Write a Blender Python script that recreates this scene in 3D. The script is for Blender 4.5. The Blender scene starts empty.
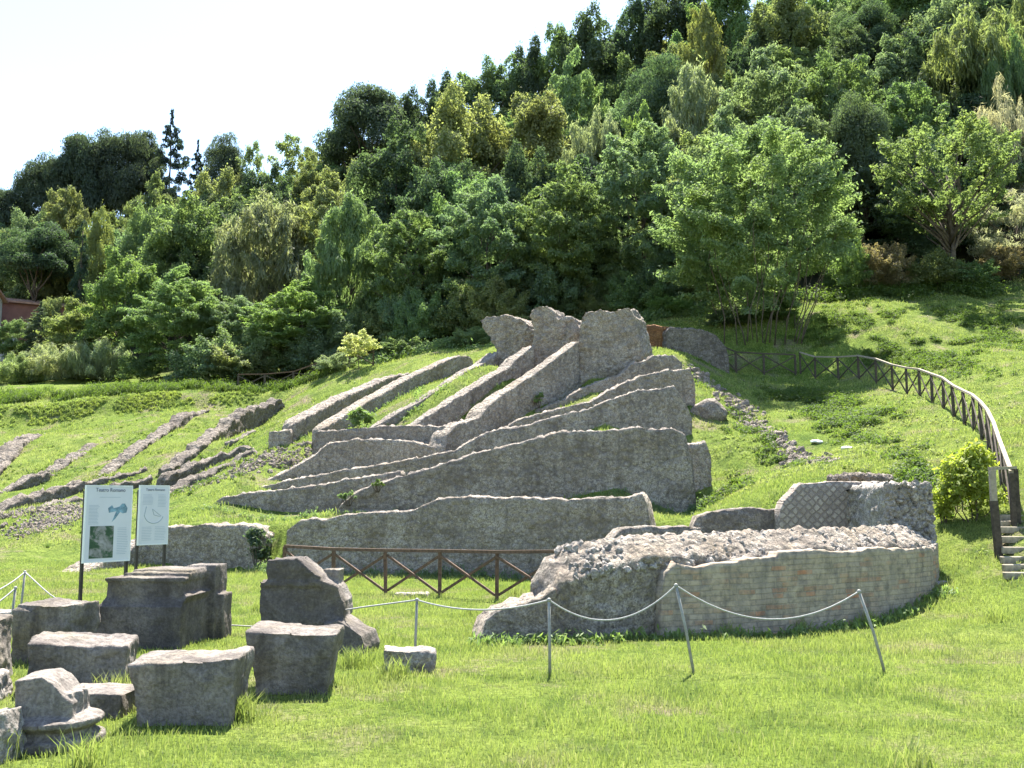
import bpy, bmesh, math, random
import numpy as np
from mathutils import Vector, Matrix, noise, Euler
R = math.radians
random.seed(7); rng = np.random.default_rng(7)
S = bpy.context.scene
COL = S.collection

# ------------------------------------------------------------------ camera
CAM_Z = 2.1; F = 1000.0; PITCH = math.atan(116/1000)
cp, sp = math.cos(PITCH), math.sin(PITCH)
def P(u, v, d):
    x = (u-512)/F; y = (384-v)/F
    Y = cp - y*sp; Z = sp + y*cp
    return Vector((x*d/Y, d, CAM_Z + Z*d/Y))
cam = bpy.data.cameras.new('camera'); co = bpy.data.objects.new('camera', cam); COL.objects.link(co)
co.location = (0, 0, CAM_Z); co.rotation_euler = (math.pi/2 + PITCH, 0, 0)
cam.sensor_width = 36; cam.lens = 36*F/1024; cam.clip_end = 3000; cam.clip_start = .1
S.camera = co

# ------------------------------------------------------------------ light
SUN_EL, SUN_AZ = R(62), R(4)            # azimuth clockwise from +Y
sd = Vector((math.sin(SUN_AZ)*math.cos(SUN_EL), math.cos(SUN_AZ)*math.cos(SUN_EL), math.sin(SUN_EL)))
L = bpy.data.lights.new('sun', 'SUN'); L.energy = 5.0; L.angle = R(.5); L.color = (1, .95, .87)
lo = bpy.data.objects.new('sun', L); COL.objects.link(lo); lo.rotation_euler = sd.to_track_quat('Z', 'Y').to_euler()
W = bpy.data.worlds.new('World'); S.world = W; W.use_nodes = True
nt = W.node_tree; bg = nt.nodes['Background']
sky = nt.nodes.new('ShaderNodeTexSky'); sky.sky_type = 'NISHITA'; sky.sun_disc = False
sky.sun_elevation = SUN_EL; sky.sun_rotation = SUN_AZ; sky.air_density = 1.0; sky.dust_density = .5; sky.ozone_density = 1
nt.links.new(sky.outputs[0], bg.inputs[0]); bg.inputs[1].default_value = .1
S.view_settings.view_transform = 'Standard'; S.view_settings.look = 'None'
S.view_settings.exposure = 2.0; S.view_settings.gamma = 1

# ------------------------------------------------------------------ tags / objects
def tag(o, label=None, cat=None, group=None, kind=None):
    if label: o['label'] = label
    if cat: o['category'] = cat
    if group: o['group'] = group
    if kind: o['kind'] = kind
    return o
def obj(name, me, mat=None, parent=None, loc=None, rot=None):
    o = bpy.data.objects.new(name, me); COL.objects.link(o)
    if mat is not None and me is not None:
        me.materials.clear(); me.materials.append(mat)
    if parent is not None: o.parent = parent
    if loc is not None: o.location = loc
    if rot is not None: o.rotation_euler = rot
    return o
def empty(name, loc, rz=0):
    o = obj(name, None, loc=loc, rot=(0, 0, rz)); o.empty_display_size = .2
    return o
def fast_mesh(name, V, Fc, smooth=False):
    """V (n,3), Fc (m,k) equal sized faces"""
    V = np.asarray(V, np.float32); Fc = np.asarray(Fc, np.int32)
    me = bpy.data.meshes.new(name); m, k = Fc.shape
    me.vertices.add(len(V)); me.vertices.foreach_set('co', V.ravel())
    me.loops.add(m*k); me.loops.foreach_set('vertex_index', Fc.ravel())
    me.polygons.add(m); me.polygons.foreach_set('loop_start', np.arange(m, dtype=np.int32)*k)
    me.polygons.foreach_set('use_smooth', np.full(m, smooth))
    me.update(calc_edges=True)
    return me
def bm_mesh(bm, name='mesh', smooth=False):
    me = bpy.data.meshes.new(name)
    bmesh.ops.recalc_face_normals(bm, faces=bm.faces)
    bm.to_mesh(me); bm.free()
    me.polygons.foreach_set('use_smooth', [smooth]*len(me.polygons))
    return me
def add_box(bm, c, s, rot=None):
    M = Matrix.Translation(Vector(c)) @ (rot.to_matrix().to_4x4() if rot else Matrix.Identity(4)) @ Matrix.Diagonal((s[0], s[1], s[2], 1))
    bmesh.ops.create_cube(bm, size=1, matrix=M)
def add_beam(bm, a, b, w, h, up=Vector((0, 0, 1))):
    a = Vector(a); b = Vector(b); t = (b-a); l = t.length; t.normalize()
    s = t.cross(up)
    if s.length < 1e-4: s = Vector((1, 0, 0))
    s.normalize(); n = s.cross(t)
    M = Matrix((s, t, n)).transposed().to_4x4(); M.translation = (a+b)/2
    bmesh.ops.create_cube(bm, size=1, matrix=M @ Matrix.Diagonal((w, l, h, 1)))
def add_tube(bm, pts, rad, seg=6):
    pts = [Vector(p) for p in pts]; rings = []
    for i, p in enumerate(pts):
        t = (pts[min(i+1, len(pts)-1)] - pts[max(i-1, 0)]).normalized()
        a = t.cross(Vector((.31, .17, .93)))
        if a.length < 1e-3: a = t.cross(Vector((1, 0, 0)))
        a.normalize(); b = t.cross(a); r = rad[i] if hasattr(rad, '__len__') else rad
        rings.append([bm.verts.new(p + r*(a*math.cos(2*math.pi*k/seg) + b*math.sin(2*math.pi*k/seg))) for k in range(seg)])
    for r0, r1 in zip(rings, rings[1:]):
        for k in range(seg):
            bm.faces.new((r0[k], r0[(k+1) % seg], r1[(k+1) % seg], r1[k]))
    bm.faces.new(rings[0][::-1]); bm.faces.new(rings[-1])

# ------------------------------------------------------------------ materials
class NT:
    def __init__(s, name):
        s.m = bpy.data.materials.new(name); s.m.use_nodes = True; s.t = s.m.node_tree
        s.t.nodes.clear(); s.out = s.n('ShaderNodeOutputMaterial')
    def n(s, typ, **kw):
        n = s.t.nodes.new(typ)
        for k, v in kw.items():
            if k.startswith('i_'): n.inputs[int(k[2:]) if k[2:].isdigit() else k[2:].replace('_', ' ')].default_value = v
            else: setattr(n, k, v)
        return n
    def l(s, a, b): s.t.links.new(a, b)
    def noise(s, vec, scale, detail=4, rough=.6, dist=0):
        n = s.n('ShaderNodeTexNoise'); n.inputs['Scale'].default_value = scale; n.inputs['Detail'].default_value = detail
        n.inputs['Roughness'].default_value = rough; n.inputs['Distortion'].default_value = dist
        s.l(vec, n.inputs['Vector']); return n.outputs['Fac']
    def ramp(s, fac, stops, interp='LINEAR'):
        n = s.n('ShaderNodeValToRGB'); s.l(fac, n.inputs[0]); e = n.color_ramp; e.interpolation = interp
        while len(e.elements) < len(stops): e.elements.new(.5)
        for el, (p, c) in zip(e.elements, stops):
            el.position = p; el.color = (*c, 1) if hasattr(c, '__len__') else (c, c, c, 1)
        return n.outputs[0]
    def mix(s, fac, a, b, mode='MIX'):
        n = s.n('ShaderNodeMix', data_type='RGBA', blend_type=mode)
        for sock, v in ((n.inputs[0], fac), (n.inputs[6], a), (n.inputs[7], b)):
            if hasattr(v, 'links') or isinstance(v, bpy.types.NodeSocket): s.l(v, sock)
            else: sock.default_value = (*v, 1) if hasattr(v, '__len__') else v
        return n.outputs[2]
    def math(s, op, a, b=0, c=None):
        n = s.n('ShaderNodeMath', operation=op)
        for sock, v in zip(n.inputs, (a, b, c)):
            if v is None: continue
            if isinstance(v, bpy.types.NodeSocket): s.l(v, sock)
            else: sock.default_value = v
        return n.outputs[0]
    def scalevec(s, vec, sc):
        n = s.n('ShaderNodeMapping'); s.l(vec, n.inputs[0]); n.inputs['Scale'].default_value = sc; return n.outputs[0]
    def pos(s): return s.n('ShaderNodeNewGeometry').outputs['Position']
    def objc(s): return s.n('ShaderNodeTexCoord').outputs['Object']
    def bump(s, h, strength=.5, dist=.05, prev=None):
        n = s.n('ShaderNodeBump'); n.inputs['Strength'].default_value = strength; n.inputs['Distance'].default_value = dist
        s.l(h, n.inputs['Height'])
        if prev is not None: s.l(prev, n.inputs['Normal'])
        return n.outputs[0]
    def principled(s, col, rough=.9, normal=None, metallic=0, spec=.3):
        b = s.n('ShaderNodeBsdfPrincipled')
        if isinstance(col, bpy.types.NodeSocket): s.l(col, b.inputs['Base Color'])
        else: b.inputs['Base Color'].default_value = (*col, 1)
        b.inputs['Roughness'].default_value = rough; b.inputs['Metallic'].default_value = metallic
        b.inputs['Specular IOR Level'].default_value = spec
        if normal is not None: s.l(normal, b.inputs['Normal'])
        s.l(b.outputs[0], s.out.inputs[0]); return s.m

def stone_mat(name, base, dark, light, cob=9.0, bump=.6, tint=(.2, .17, .1), tintamt=.35, streak=True, speck=1.0, cobk=1.0):
    """opus caementicium / weathered limestone"""
    t = NT(name); p = t.pos()
    big = t.noise(p, .7, 5, .65, .3); mid = t.noise(p, 3.2, 5, .7); fine = t.noise(p, 28, 4, .7)
    vo = t.n('ShaderNodeTexVoronoi', feature='F1'); vo.inputs['Scale'].default_value = cob; vo.inputs['Randomness'].default_value = 1
    nm = t.n('ShaderNodeMix', data_type='VECTOR'); nm.inputs[0].default_value = .08
    nn = t.n('ShaderNodeTexNoise'); nn.inputs['Scale'].default_value = 5; t.l(p, nn.inputs['Vector'])
    t.l(p, nm.inputs[4]); t.l(nn.outputs['Color'], nm.inputs[5]); t.l(nm.outputs[1], vo.inputs['Vector'])
    c = t.mix(t.ramp(mid, [(.4, 0), (.6, 1)]), dark, base)
    c = t.mix(t.ramp(big, [(.4, 0), (.6, .9)]), c, light)
    huge = t.noise(p, .33, 4, .6, .5); c = t.mix(t.ramp(huge, [(.36, .6), (.52, 0)]), c, dark)
    sepc = t.n('ShaderNodeSeparateColor'); t.l(vo.outputs['Color'], sepc.inputs[0])
    c = t.mix(t.ramp(sepc.outputs[0], [(.35, .0), (1, .5*cobk)]), c, light)
    c = t.mix(t.math('MULTIPLY', t.ramp(t.noise(p, 1.1, 3, .6), [(.5, 0), (.68, 1)]), tintamt), c, tint)
    if streak:
        st = t.noise(t.scalevec(p, (5, 5, .5)), 1.0, 5, .7)
        c = t.mix(t.math('MULTIPLY', t.ramp(st, [(.48, 0), (.66, 1)]), .55), c, tuple(x*.55 for x in dark))
    c = t.mix(t.ramp(fine, [(.4, .3+.55*speck), (.56, 0)]), c, tuple(x*.6 for x in dark))
    fin2 = t.noise(p, 13, 5, .75); c = t.mix(t.ramp(fin2, [(.36, .7*speck), (.5, 0)]), c, tuple(x*.7 for x in dark)); c = t.mix(t.ramp(fin2, [(.56, 0), (.68, .75*speck)]), c, light)
    c = t.mix(t.math('MULTIPLY', t.ramp(vo.outputs['Distance'], [(.5, 0), (.78, 1)]), t.ramp(t.noise(p, .9, 4, .6), [(.46, 0), (.6, .7*cobk)])), c, tuple(x*.6 for x in dark))
    lift = t.noise(t.scalevec(p, (.35, .35, 5.5)), 1.0, 3, .6, .3)
    c = t.mix(t.ramp(lift, [(.56, 0), (.66, .4*cobk)]), c, tuple(x*.7 for x in dark))
    cv = t.n('ShaderNodeTexVoronoi', feature='DISTANCE_TO_EDGE'); cv.inputs['Scale'].default_value = .8
    cm = t.n('ShaderNodeMix', data_type='VECTOR'); cm.inputs[0].default_value = .3; cn = t.n('ShaderNodeTexNoise'); cn.inputs['Scale'].default_value = 2.2; cn.inputs['Detail'].default_value = 6
    t.l(p, cn.inputs['Vector']); t.l(p, cm.inputs[4]); t.l(cn.outputs['Color'], cm.inputs[5]); t.l(cm.outputs[1], cv.inputs['Vector'])
    crack = t.math('MULTIPLY', t.ramp(cv.outputs['Distance'], [(.002, 1), (.013, 0)]), t.ramp(t.noise(p, .8, 2, .5), [(.55, 0), (.62, .55*cobk)]))
    c = t.mix(crack, c, tuple(x*.35 for x in dark))
    pit = t.noise(p, 7.5, 6, .78, .6)
    c = t.mix(t.ramp(pit, [(.34, .8*speck), (.45, 0)]), c, tuple(x*.45 for x in dark))
    c = t.mix(t.ramp(pit, [(.55, 0), (.72, .6*speck)]), c, light)
    lich = t.noise(p, 1.7, 6, .75, .8)
    c = t.mix(t.ramp(lich, [(.52, 0), (.62, .5)]), c, tuple(x*.62 for x in dark))
    fine = t.math('ADD', fine, t.math('MULTIPLY', pit, 1.2))
    h = t.math('ADD', t.math('MULTIPLY', fine, .5), t.math('SUBTRACT', mid, t.math('MULTIPLY', vo.outputs['Distance'], .9*cobk)))
    return t.principled(c, .95, t.bump(h, bump, .12), spec=.15)
M_conc = stone_mat('roman_concrete', (.52, .44, .35), (.30, .255, .215), (.66, .575, .47), 8, 1.0, tint=(.33, .25, .15), tintamt=.65)
M_conc_dark = stone_mat('dark_concrete', (.48, .41, .335), (.27, .23, .2), (.61, .535, .44), 7, 1.0, tint=(.28, .22, .135), tintamt=.6)
M_rubble = stone_mat('rubble_core', (.40, .335, .275), (.22, .18, .145), (.52, .45, .375), 6, 1.0, streak=False, tintamt=.1)
M_low = stone_mat('weathered_rubble_wall', (.31, .265, .22), (.16, .135, .115), (.42, .37, .31), 6, 1.0)
M_block = stone_mat('travertine', (.21, .18, .158), (.1, .086, .078), (.34, .3, .26), 16, .5, tint=(.2, .16, .08), tintamt=.5, speck=.32, cobk=.12)
M_pale = stone_mat('pale_stone', (.44, .39, .34), (.26, .23, .2), (.54, .49, .43), 14, .5)
M_clay = stone_mat('orange_clay', (.34, .15, .06), (.16, .08, .04), (.42, .22, .1), 6, .6)
M_brown = stone_mat('brown_wall', (.13, .10, .06), (.06, .05, .03), (.18, .15, .09), 8, .6)  # dark brown, the darkest of the stone colours

def brick_mat():
    t = NT('old_brick_facing'); uv = t.n('ShaderNodeUVMap').outputs[0]; p = t.pos()
    b = t.n('ShaderNodeTexBrick', offset=.37, squash=.7, squash_frequency=3)
    wn = t.n('ShaderNodeTexNoise'); wn.inputs['Scale'].default_value = 2.6; wn.inputs['Detail'].default_value = 5; t.l(uv, wn.inputs['Vector'])
    wm = t.n('ShaderNodeMix', data_type='VECTOR'); wm.inputs[0].default_value = .035; t.l(uv, wm.inputs[4]); t.l(wn.outputs['Color'], wm.inputs[5]); t.l(wm.outputs[1], b.inputs['Vector'])
    b.inputs['Scale'].default_value = 1; b.inputs['Brick Width'].default_value = .34; b.inputs['Row Height'].default_value = .085
    b.inputs['Mortar Size'].default_value = .011; b.inputs['Mortar Smooth'].default_value = .4; b.inputs['Bias'].default_value = 0
    b.inputs['Color1'].default_value = (.0, .0, .0, 1); b.inputs['Color2'].default_value = (1, 1, 1, 1); b.inputs['Mortar'].default_value = (.5, .5, .5, 1)
    sc = t.n('ShaderNodeSeparateColor'); t.l(b.outputs['Color'], sc.inputs[0])
    bc = t.ramp(sc.outputs[0], [(0, (.42, .35, .27)), (.35, (.36, .29, .225)), (.6, (.45, .36, .26)), (.84, (.4, .26, .17)), (1, (.45, .2, .11))])
    n1 = t.noise(p, 1.3, 5, .65); n2 = t.noise(p, 7, 5, .7)
    c = t.mix(t.math('MULTIPLY', b.outputs['Fac'], .75), bc, (.27, .225, .17))
    c = t.mix(t.ramp(n1, [(.42, .0), (.6, .8)]), c, (.43, .355, .255))
    n4 = t.noise(p, 2.4, 6, .72, .5); c = t.mix(t.ramp(n4, [(.5, 0), (.64, .75)]), c, (.28, .24, .19))
    c = t.mix(t.ramp(n2, [(.3, .7), (.55, 0)]), c, (.13, .115, .1))
    st = t.noise(t.scalevec(p, (4, 4, .6)), 1.0, 4, .7)
    c = t.mix(t.math('MULTIPLY', t.ramp(st, [(.5, 0), (.7, 1)]), .5), c, (.12, .11, .1))
    h = t.math('ADD', t.math('MULTIPLY', b.outputs['Fac'], -.7), t.math('MULTIPLY', n2, 1.0))
    return t.principled(c, .95, t.bump(h, .55, .04), spec=.1)
M_brick = brick_mat()
def retic_mat():
    t = NT('net_masonry'); uv = t.n('ShaderNodeUVMap').outputs[0]; p = t.pos()
    mp = t.n('ShaderNodeMapping'); t.l(uv, mp.inputs[0]); mp.inputs['Rotation'].default_value = (0, 0, R(45))
    nn = t.n('ShaderNodeTexNoise'); nn.inputs['Scale'].default_value = 6; t.l(uv, nn.inputs['Vector'])
    mx = t.n('ShaderNodeMix', data_type='VECTOR'); mx.inputs[0].default_value = .09; t.l(mp.outputs[0], mx.inputs[4]); t.l(nn.outputs['Color'], mx.inputs[5])
    b = t.n('ShaderNodeTexBrick', offset=0.0); t.l(mx.outputs[1], b.inputs['Vector'])
    b.inputs['Scale'].default_value = 1; b.inputs['Brick Width'].default_value = .125; b.inputs['Row Height'].default_value = .125
    b.inputs['Mortar Size'].default_value = .02; b.inputs['Mortar Smooth'].default_value = .5
    b.inputs['Color1'].default_value = (.33, .28, .23, 1); b.inputs['Color2'].default_value = (.48, .42, .35, 1); b.inputs['Mortar'].default_value = (.24, .2, .17, 1)
    n2 = t.noise(p, 5, 5, .7)
    c = t.mix(t.ramp(n2, [(.38, .85), (.62, .1)]), b.outputs['Color'], (.235, .195, .165))
    h = t.math('ADD', t.math('MULTIPLY', b.outputs['Fac'], -1.0), t.math('MULTIPLY', n2, .6))
    return t.principled(c, .95, t.bump(h, .8, .04), spec=.1)
M_retic = retic_mat()

def simple(name, col, rough=.6, var=.25, scale=6, metallic=0, bump=0):
    t = NT(name); p = t.objc()
    n = t.noise(p, scale, 5, .65)
    c = t.mix(t.ramp(n, [(.35, 0), (.7, 1)]), tuple(x*(1-var) for x in col), tuple(min(1, x*(1+var*.5)) for x in col))
    return t.principled(c, rough, t.bump(n, bump, .02) if bump else None, metallic, .3)
M_wood = simple('weathered_brown_wood', (.14, .085, .055), .8, .5, 14, 0, .3)
M_rail = simple('sun_bleached_rail', (.33, .275, .2), .75, .3, 14, 0, .3)
M_darkwood = simple('dark_creosoted_wood', (.085, .066, .048), .85, .5, 14, 0, .3)
M_metalpost = simple('grey_metal', (.3, .29, .26), .5, .3, 10)
M_rope = simple('pale_rope', (.42, .41, .38), .9, .3, 60)
M_signpost = simple('dark_metal', (.05, .04, .035), .55, .3, 8)
M_panel = simple('printed_panel', (.62, .62, .66), .35, .05, 2)
M_panelframe = simple('white_panel_edge', (.75, .75, .74), .4, .05, 3)
M_ink = simple('ink', (.12, .14, .2), .6, .05); M_inkpale = simple('pale_ink', (.36, .42, .49), .6, .1, 40)
M_map = simple('map_blue', (.22, .36, .45), .6, .6, 9)
M_render_red = simple('red_render', (.27, .13, .1), .9, .2, 1.5, 0, .1)
M_tile = simple('terracotta_tile', (.42, .24, .17), .85, .3, 4, 0, .3)
M_cream = simple('cream_render', (.6, .55, .45), .9, .12, 1)
M_greywall = simple('grey_render', (.3, .29, .3), .9, .2, 2)
M_glass = simple('dark_window_glass', (.03, .035, .04), .15, .1)
M_white = simple('litter_white', (.8, .8, .8), .6, .05)
M_stepwood = simple('step_timber', (.34, .29, .21), .85, .5, 10, 0, .3)

# the grass colours are shared by the ground and by the blades
def grass_color(t, p, blade):
    n1 = t.noise(p, .22, 4, .6, .4); n2 = t.noise(p, 1.3, 5, .65, .2); n3 = t.noise(p, 9, 3, .6)
    k = 1.0 if blade else .8
    g1 = (.215*k, .30*k, .05*k); g2 = (.30*k, .36*k, .085*k); g3 = (.085*k, .15*k, .028*k)
    c = t.mix(t.ramp(n1, [(.35, 0), (.65, 1)]), g1, g2)
    c = t.mix(t.ramp(n2, [(.45, 0), (.68, .9)]), c, g3)
    n5 = t.noise(p, 4.5, 4, .7); c = t.mix(t.ramp(n5, [(.52, 0), (.7, .6)]), c, (.12*k, .15*k, .04*k))
    dry = t.math('MULTIPLY', t.ramp(t.noise(p, .55, 6, .68, .5), [(.53, 0), (.67, 1)]), .7 if blade else 1.0)
    c = t.mix(dry, c, (.30, .25, .155) if blade else (.27, .215, .15))
    return c, n3
def grass_mat():
    t = NT('grass_blades'); p = t.pos(); c, n3 = grass_color(t, p, True)
    ri = t.n('ShaderNodeNewGeometry').outputs['Random Per Island']
    c = t.mix(t.ramp(ri, [(0, .0), (.8, .25), (.9, .3), (.97, .85)]), c, (.33, .31, .15))
    d = t.n('ShaderNodeBsdfDiffuse'); tr = t.n('ShaderNodeBsdfTranslucent'); t.l(c, d.inputs[0])
    t.l(t.mix(.3, c, (.42, .54, .07), 'MIX'), tr.inputs[0])
    g = t.n('ShaderNodeBsdfGlossy'); g.inputs['Roughness'].default_value = .45; g.inputs['Color'].default_value = (.6, .6, .55, 1)
    m = t.n('ShaderNodeMixShader'); m.inputs[0].default_value = .5; t.l(d.outputs[0], m.inputs[1]); t.l(tr.outputs[0], m.inputs[2])
    m2 = t.n('ShaderNodeMixShader'); m2.inputs[0].default_value = .05; t.l(m.outputs[0], m2.inputs[1]); t.l(g.outputs[0], m2.inputs[2])
    t.l(m2.outputs[0], t.out.inputs[0]); return t.m
M_grass = grass_mat()
def ground_mat():
    t = NT('meadow_ground'); p = t.pos(); c, n3 = grass_color(t, p, False)
    n = t.noise(p, 14, 5, .75); m = t.noise(p, 2.6, 6, .75)
    c = t.mix(t.ramp(n, [(.36, .85), (.56, 0)]), c, (.055, .085, .022))
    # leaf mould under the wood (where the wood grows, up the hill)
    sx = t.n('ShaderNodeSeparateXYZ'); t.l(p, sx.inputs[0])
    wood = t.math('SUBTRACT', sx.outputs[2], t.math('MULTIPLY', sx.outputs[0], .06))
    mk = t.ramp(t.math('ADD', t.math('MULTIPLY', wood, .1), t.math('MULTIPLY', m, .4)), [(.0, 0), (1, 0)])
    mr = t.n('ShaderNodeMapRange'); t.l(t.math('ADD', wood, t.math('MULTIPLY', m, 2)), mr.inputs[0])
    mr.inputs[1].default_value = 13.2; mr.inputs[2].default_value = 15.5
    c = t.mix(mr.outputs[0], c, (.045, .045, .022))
    h = t.math('ADD', n, t.math('MULTIPLY', m, 1.5))
    return t.principled(c, 1, t.bump(h, .9, .12), spec=.05)
M_ground = ground_mat()

def leaf_mat(name, trans=.6):
    t = NT(name); oi = t.n('ShaderNodeObjectInfo'); geo = t.n('ShaderNodeNewGeometry')
    base = oi.outputs['Color']; ri = geo.outputs['Random Per Island']
    c = t.mix(t.ramp(ri, [(0, 0), (.5, .25), (1, .75)]), base, t.mix(1.0, base, (1.35, 1.3, 1.05), 'MULTIPLY'))
    n = t.noise(t.objc(), .55, 3, .6)
    c = t.mix(t.ramp(n, [(.4, 0), (.68, .55)]), c, t.mix(1.0, c, (1.35, 1.2, .85), 'MULTIPLY'))
    d = t.n('ShaderNodeBsdfDiffuse'); tr = t.n('ShaderNodeBsdfTranslucent'); t.l(c, d.inputs[0])
    t.l(t.mix(1.0, c, (1.12, 1.25, .72), 'MULTIPLY'), tr.inputs[0])
    g = t.n('ShaderNodeBsdfGlossy'); g.inputs['Roughness'].default_value = .6; g.inputs['Color'].default_value = (.75, .78, .8, 1)
    m = t.n('ShaderNodeMixShader'); m.inputs[0].default_value = trans; t.l(d.outputs[0], m.inputs[1]); t.l(tr.outputs[0], m.inputs[2])
    m2 = t.n('ShaderNodeMixShader'); m2.inputs[0].default_value = .025; t.l(m.outputs[0], m2.inputs[1]); t.l(g.outputs[0], m2.inputs[2])
    t.l(m2.outputs[0], t.out.inputs[0]); return t.m
M_leaf = leaf_mat('leaves')
M_bark = simple('bark', (.11, .085, .065), .95, .45, 5, 0, .5)
M_barkpale = simple('pale_bark', (.17, .15, .12), .95, .4, 5, 0, .5)

# ------------------------------------------------------------------ terrain
def yw(x):                       # front line of the retaining walls
    return np.interp(x, [-30, -16, -10.2, -7.2, -6.4, 3.7, 6], [33, 31.5, 31, 30.4, 28.9, 27.2, 27])
def sst(t): t = np.clip(t, 0, 1); return t*t*(3-2*t)
def step(x, y):
    w = np.interp(x, [-14, -10, 3.5, 5.5], [0, 1, 1, 0])
    return 1.25*w*sst((y - yw(x) - .15)/.6)
def bank(x, y):                  # planted terrace bank along the top of the seating, left
    w = np.interp(x, [-60, -14, -9], [1, 1, 0])
    return .75*w*sst((y - (57.6 + .12*(x+30)))/1.6)
CT = []
def ct(*a):
    for p in a: CT.append(tuple(P(*p)))
for x in (-28, -20, -12, -5, 0, 5):
    for y in (-8, 3, 9, 14, 19, 24): CT.append((x, y, 0.0))
for x in (-13, -9, -4, 0, 3): CT.append((x, 27, 0.0))
CT += [(7, 12, .05), (7, 16, .08), (7.6, 5, .0), (10, 10, .35), (10, 14, .5), (14, 6, .6), (14, 14, 1.6), (20, 10, 3), (30, 5, 5), (7.3, 18, .12), (20, -10, 1.5), (12, -8, .2),
       (2, 18, .05), (5, 19.5, .3), (6.5, 21, .6), (8.2, 20, .5), (1, 23, .1), (5, 25, 1.65), (3.8, 24.5, .9), (7.5, 25.2, 2.1), (9.6, 24, 1.9),
       (-6, 31.5, 1.5), (0, 30.5, 1.5), (3.5, 30, 1.55), (-9, 32.5, 1.45), (0, 32.5, 1.6), (5, 31, 1.6),
       (5, 35.3, 3.3), (0, 35.3, 2.7), (-6, 35, 1.9), (5.6, 39.6, 5.1), (0, 39, 4.0), (-4, 38.5, 3.0), (6.2, 42.2, 6.3), (2, 41.5, 5.4), (5.5, 45.2, 8.2), (2.5, 44, 6.6), (-1, 41, 4.6), (2, 47.5, 8.6), (0, 46, 7.8)]
ct((985, 560, 20.5), (1010, 530, 21.5), (740, 376, 52), (700, 358, 51))
ct((930, 470, 28), (880, 440, 34), (850, 400, 43), (830, 450, 33), (770, 440, 37), (760, 480, 31), (720, 500, 31.5), (700, 512, 32.5), (720, 470, 35.5), (740, 430, 39.5), (715, 388, 46), (870, 465, 28), (960, 500, 25))
ct((1024, 400, 36), (1010, 350, 46), (940, 350, 50), (850, 335, 54), (1000, 306, 57), (900, 306, 58), (830, 310, 58), (760, 345, 54.5), (1080, 330, 50), (1080, 430, 30))
ct((650, 322, 60), (690, 320, 58), (560, 332, 60), (480, 350, 57), (412, 364, 57), (360, 364, 62), (640, 350, 48))
ct((430, 393, 43.6), (460, 374, 46.5), (455, 394, 42.6), (500, 370, 44.6), (300, 437, 43.5), (340, 418, 45.5), (390, 400, 47), (350, 430, 42.8))
ct((60, 500, 42), (0, 490, 44), (-80, 490, 44), (150, 480, 43), (250, 432, 49), (300, 412, 52), (330, 394, 56), (150, 432, 53.5), (80, 442, 53), (0, 442, 54.5), (-80, 445, 54), (260, 463, 40.5), (215, 500, 36), (100, 520, 36), (0, 540, 34), (-60, 545, 34), (50, 566, 30.5), (0, 572, 29.5), (200, 470, 42.5))
for (u, v, d) in ((0, 402, 61), (120, 394, 62.5), (220, 392, 61.5), (-90, 405, 61)):
    q = P(u, v, d); CT.append((q.x, q.y, q.z - 0*1.1))
ct((0, 386, 70), (200, 385, 68), (300, 385, 64.5), (20, 352, 93), (-60, 350, 95), (100, 350, 90), (250, 340, 88), (400, 310, 82), (550, 290, 82), (700, 250, 84), (850, 225, 80), (1000, 215, 82), (1100, 200, 85))
CT += [(-62, 122, 25), (-45, 124, 27), (-30, 122, 31), (-15, 120, 36), (0, 120, 41), (14, 118, 45), (35, 115, 50), (60, 110, 54), (90, 105, 58), (-90, 120, 20),
       (-120, 200, 20), (0, 200, 50), (80, 200, 75), (160, 150, 75), (150, 60, 30), (150, -60, 10), (-150, -60, -3), (-150, 60, 4), (-220, 300, 10), (0, 330, 50), (200, 320, 70),
       (-70, 30, 0.2), (-70, 70, 8), (60, 30, 14), (60, 60, 24), (40, 60, 17), (30, 30, 7.5), (40, 85, 32), (-60, -30, 0), (60, -30, 5), (0, -60, 0)]
RAIL = [P(*q) for q in ((1011, 467, 21.3), (1004, 450, 23), (997, 430, 25.3), (987, 410, 28), (972, 393, 31.5), (950, 381, 35.5), (922, 372, 40), (888, 365, 44.5), (845, 358, 48.8), (800, 352.5, 52.3))]
for q in RAIL: CT.append((q.x, q.y, q.z-1.17))
CT = np.array(CT, float)
cxy = CT[:, :2]; cz = CT[:, 2] - step(CT[:, 0], CT[:, 1]) - bank(CT[:, 0], CT[:, 1])
def tk(r2): return .5*r2*np.log(r2 + 1e-12)
n_ = len(CT); A = np.zeros((n_+3, n_+3)); d2 = ((cxy[:, None]-cxy[None])**2).sum(-1)
A[:n_, :n_] = tk(d2) + np.eye(n_)*.35; A[:n_, n_] = 1; A[:n_, n_+1:] = cxy; A[n_, :n_] = 1; A[n_+1:, :n_] = cxy.T
wts = np.linalg.solve(A, np.concatenate([cz, [0, 0, 0]]))
_k = [(rng.uniform(.25, 2.2), rng.uniform(0, 6.28), rng.uniform(0, 6.28)) for _ in range(14)]
def T(x, y):
    x = np.atleast_1d(np.asarray(x, float)).ravel(); y = np.atleast_1d(np.asarray(y, float)).ravel()
    xc = np.clip(x, -220, 220); yc = np.clip(y, -60, 330); out = np.empty_like(x)
    for i in range(0, len(x), 20000):
        s = slice(i, i+20000)
        r2 = (xc[s, None]-cxy[None, :, 0])**2 + (yc[s, None]-cxy[None, :, 1])**2
        out[s] = tk(r2) @ wts[:n_] + wts[n_] + wts[n_+1]*xc[s] + wts[n_+2]*yc[s]
    out += step(x, y) + bank(x, y)
    bumps = sum(np.sin(x*k*math.cos(a)+y*k*math.sin(a)+ph)/(k+.6) for k, a, ph in _k)
    amp = .012 + .05*np.clip((y-27)/12, 0, 1)
    return out + bumps*amp
def T1(x, y): return float(T(x, y)[0])
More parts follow.
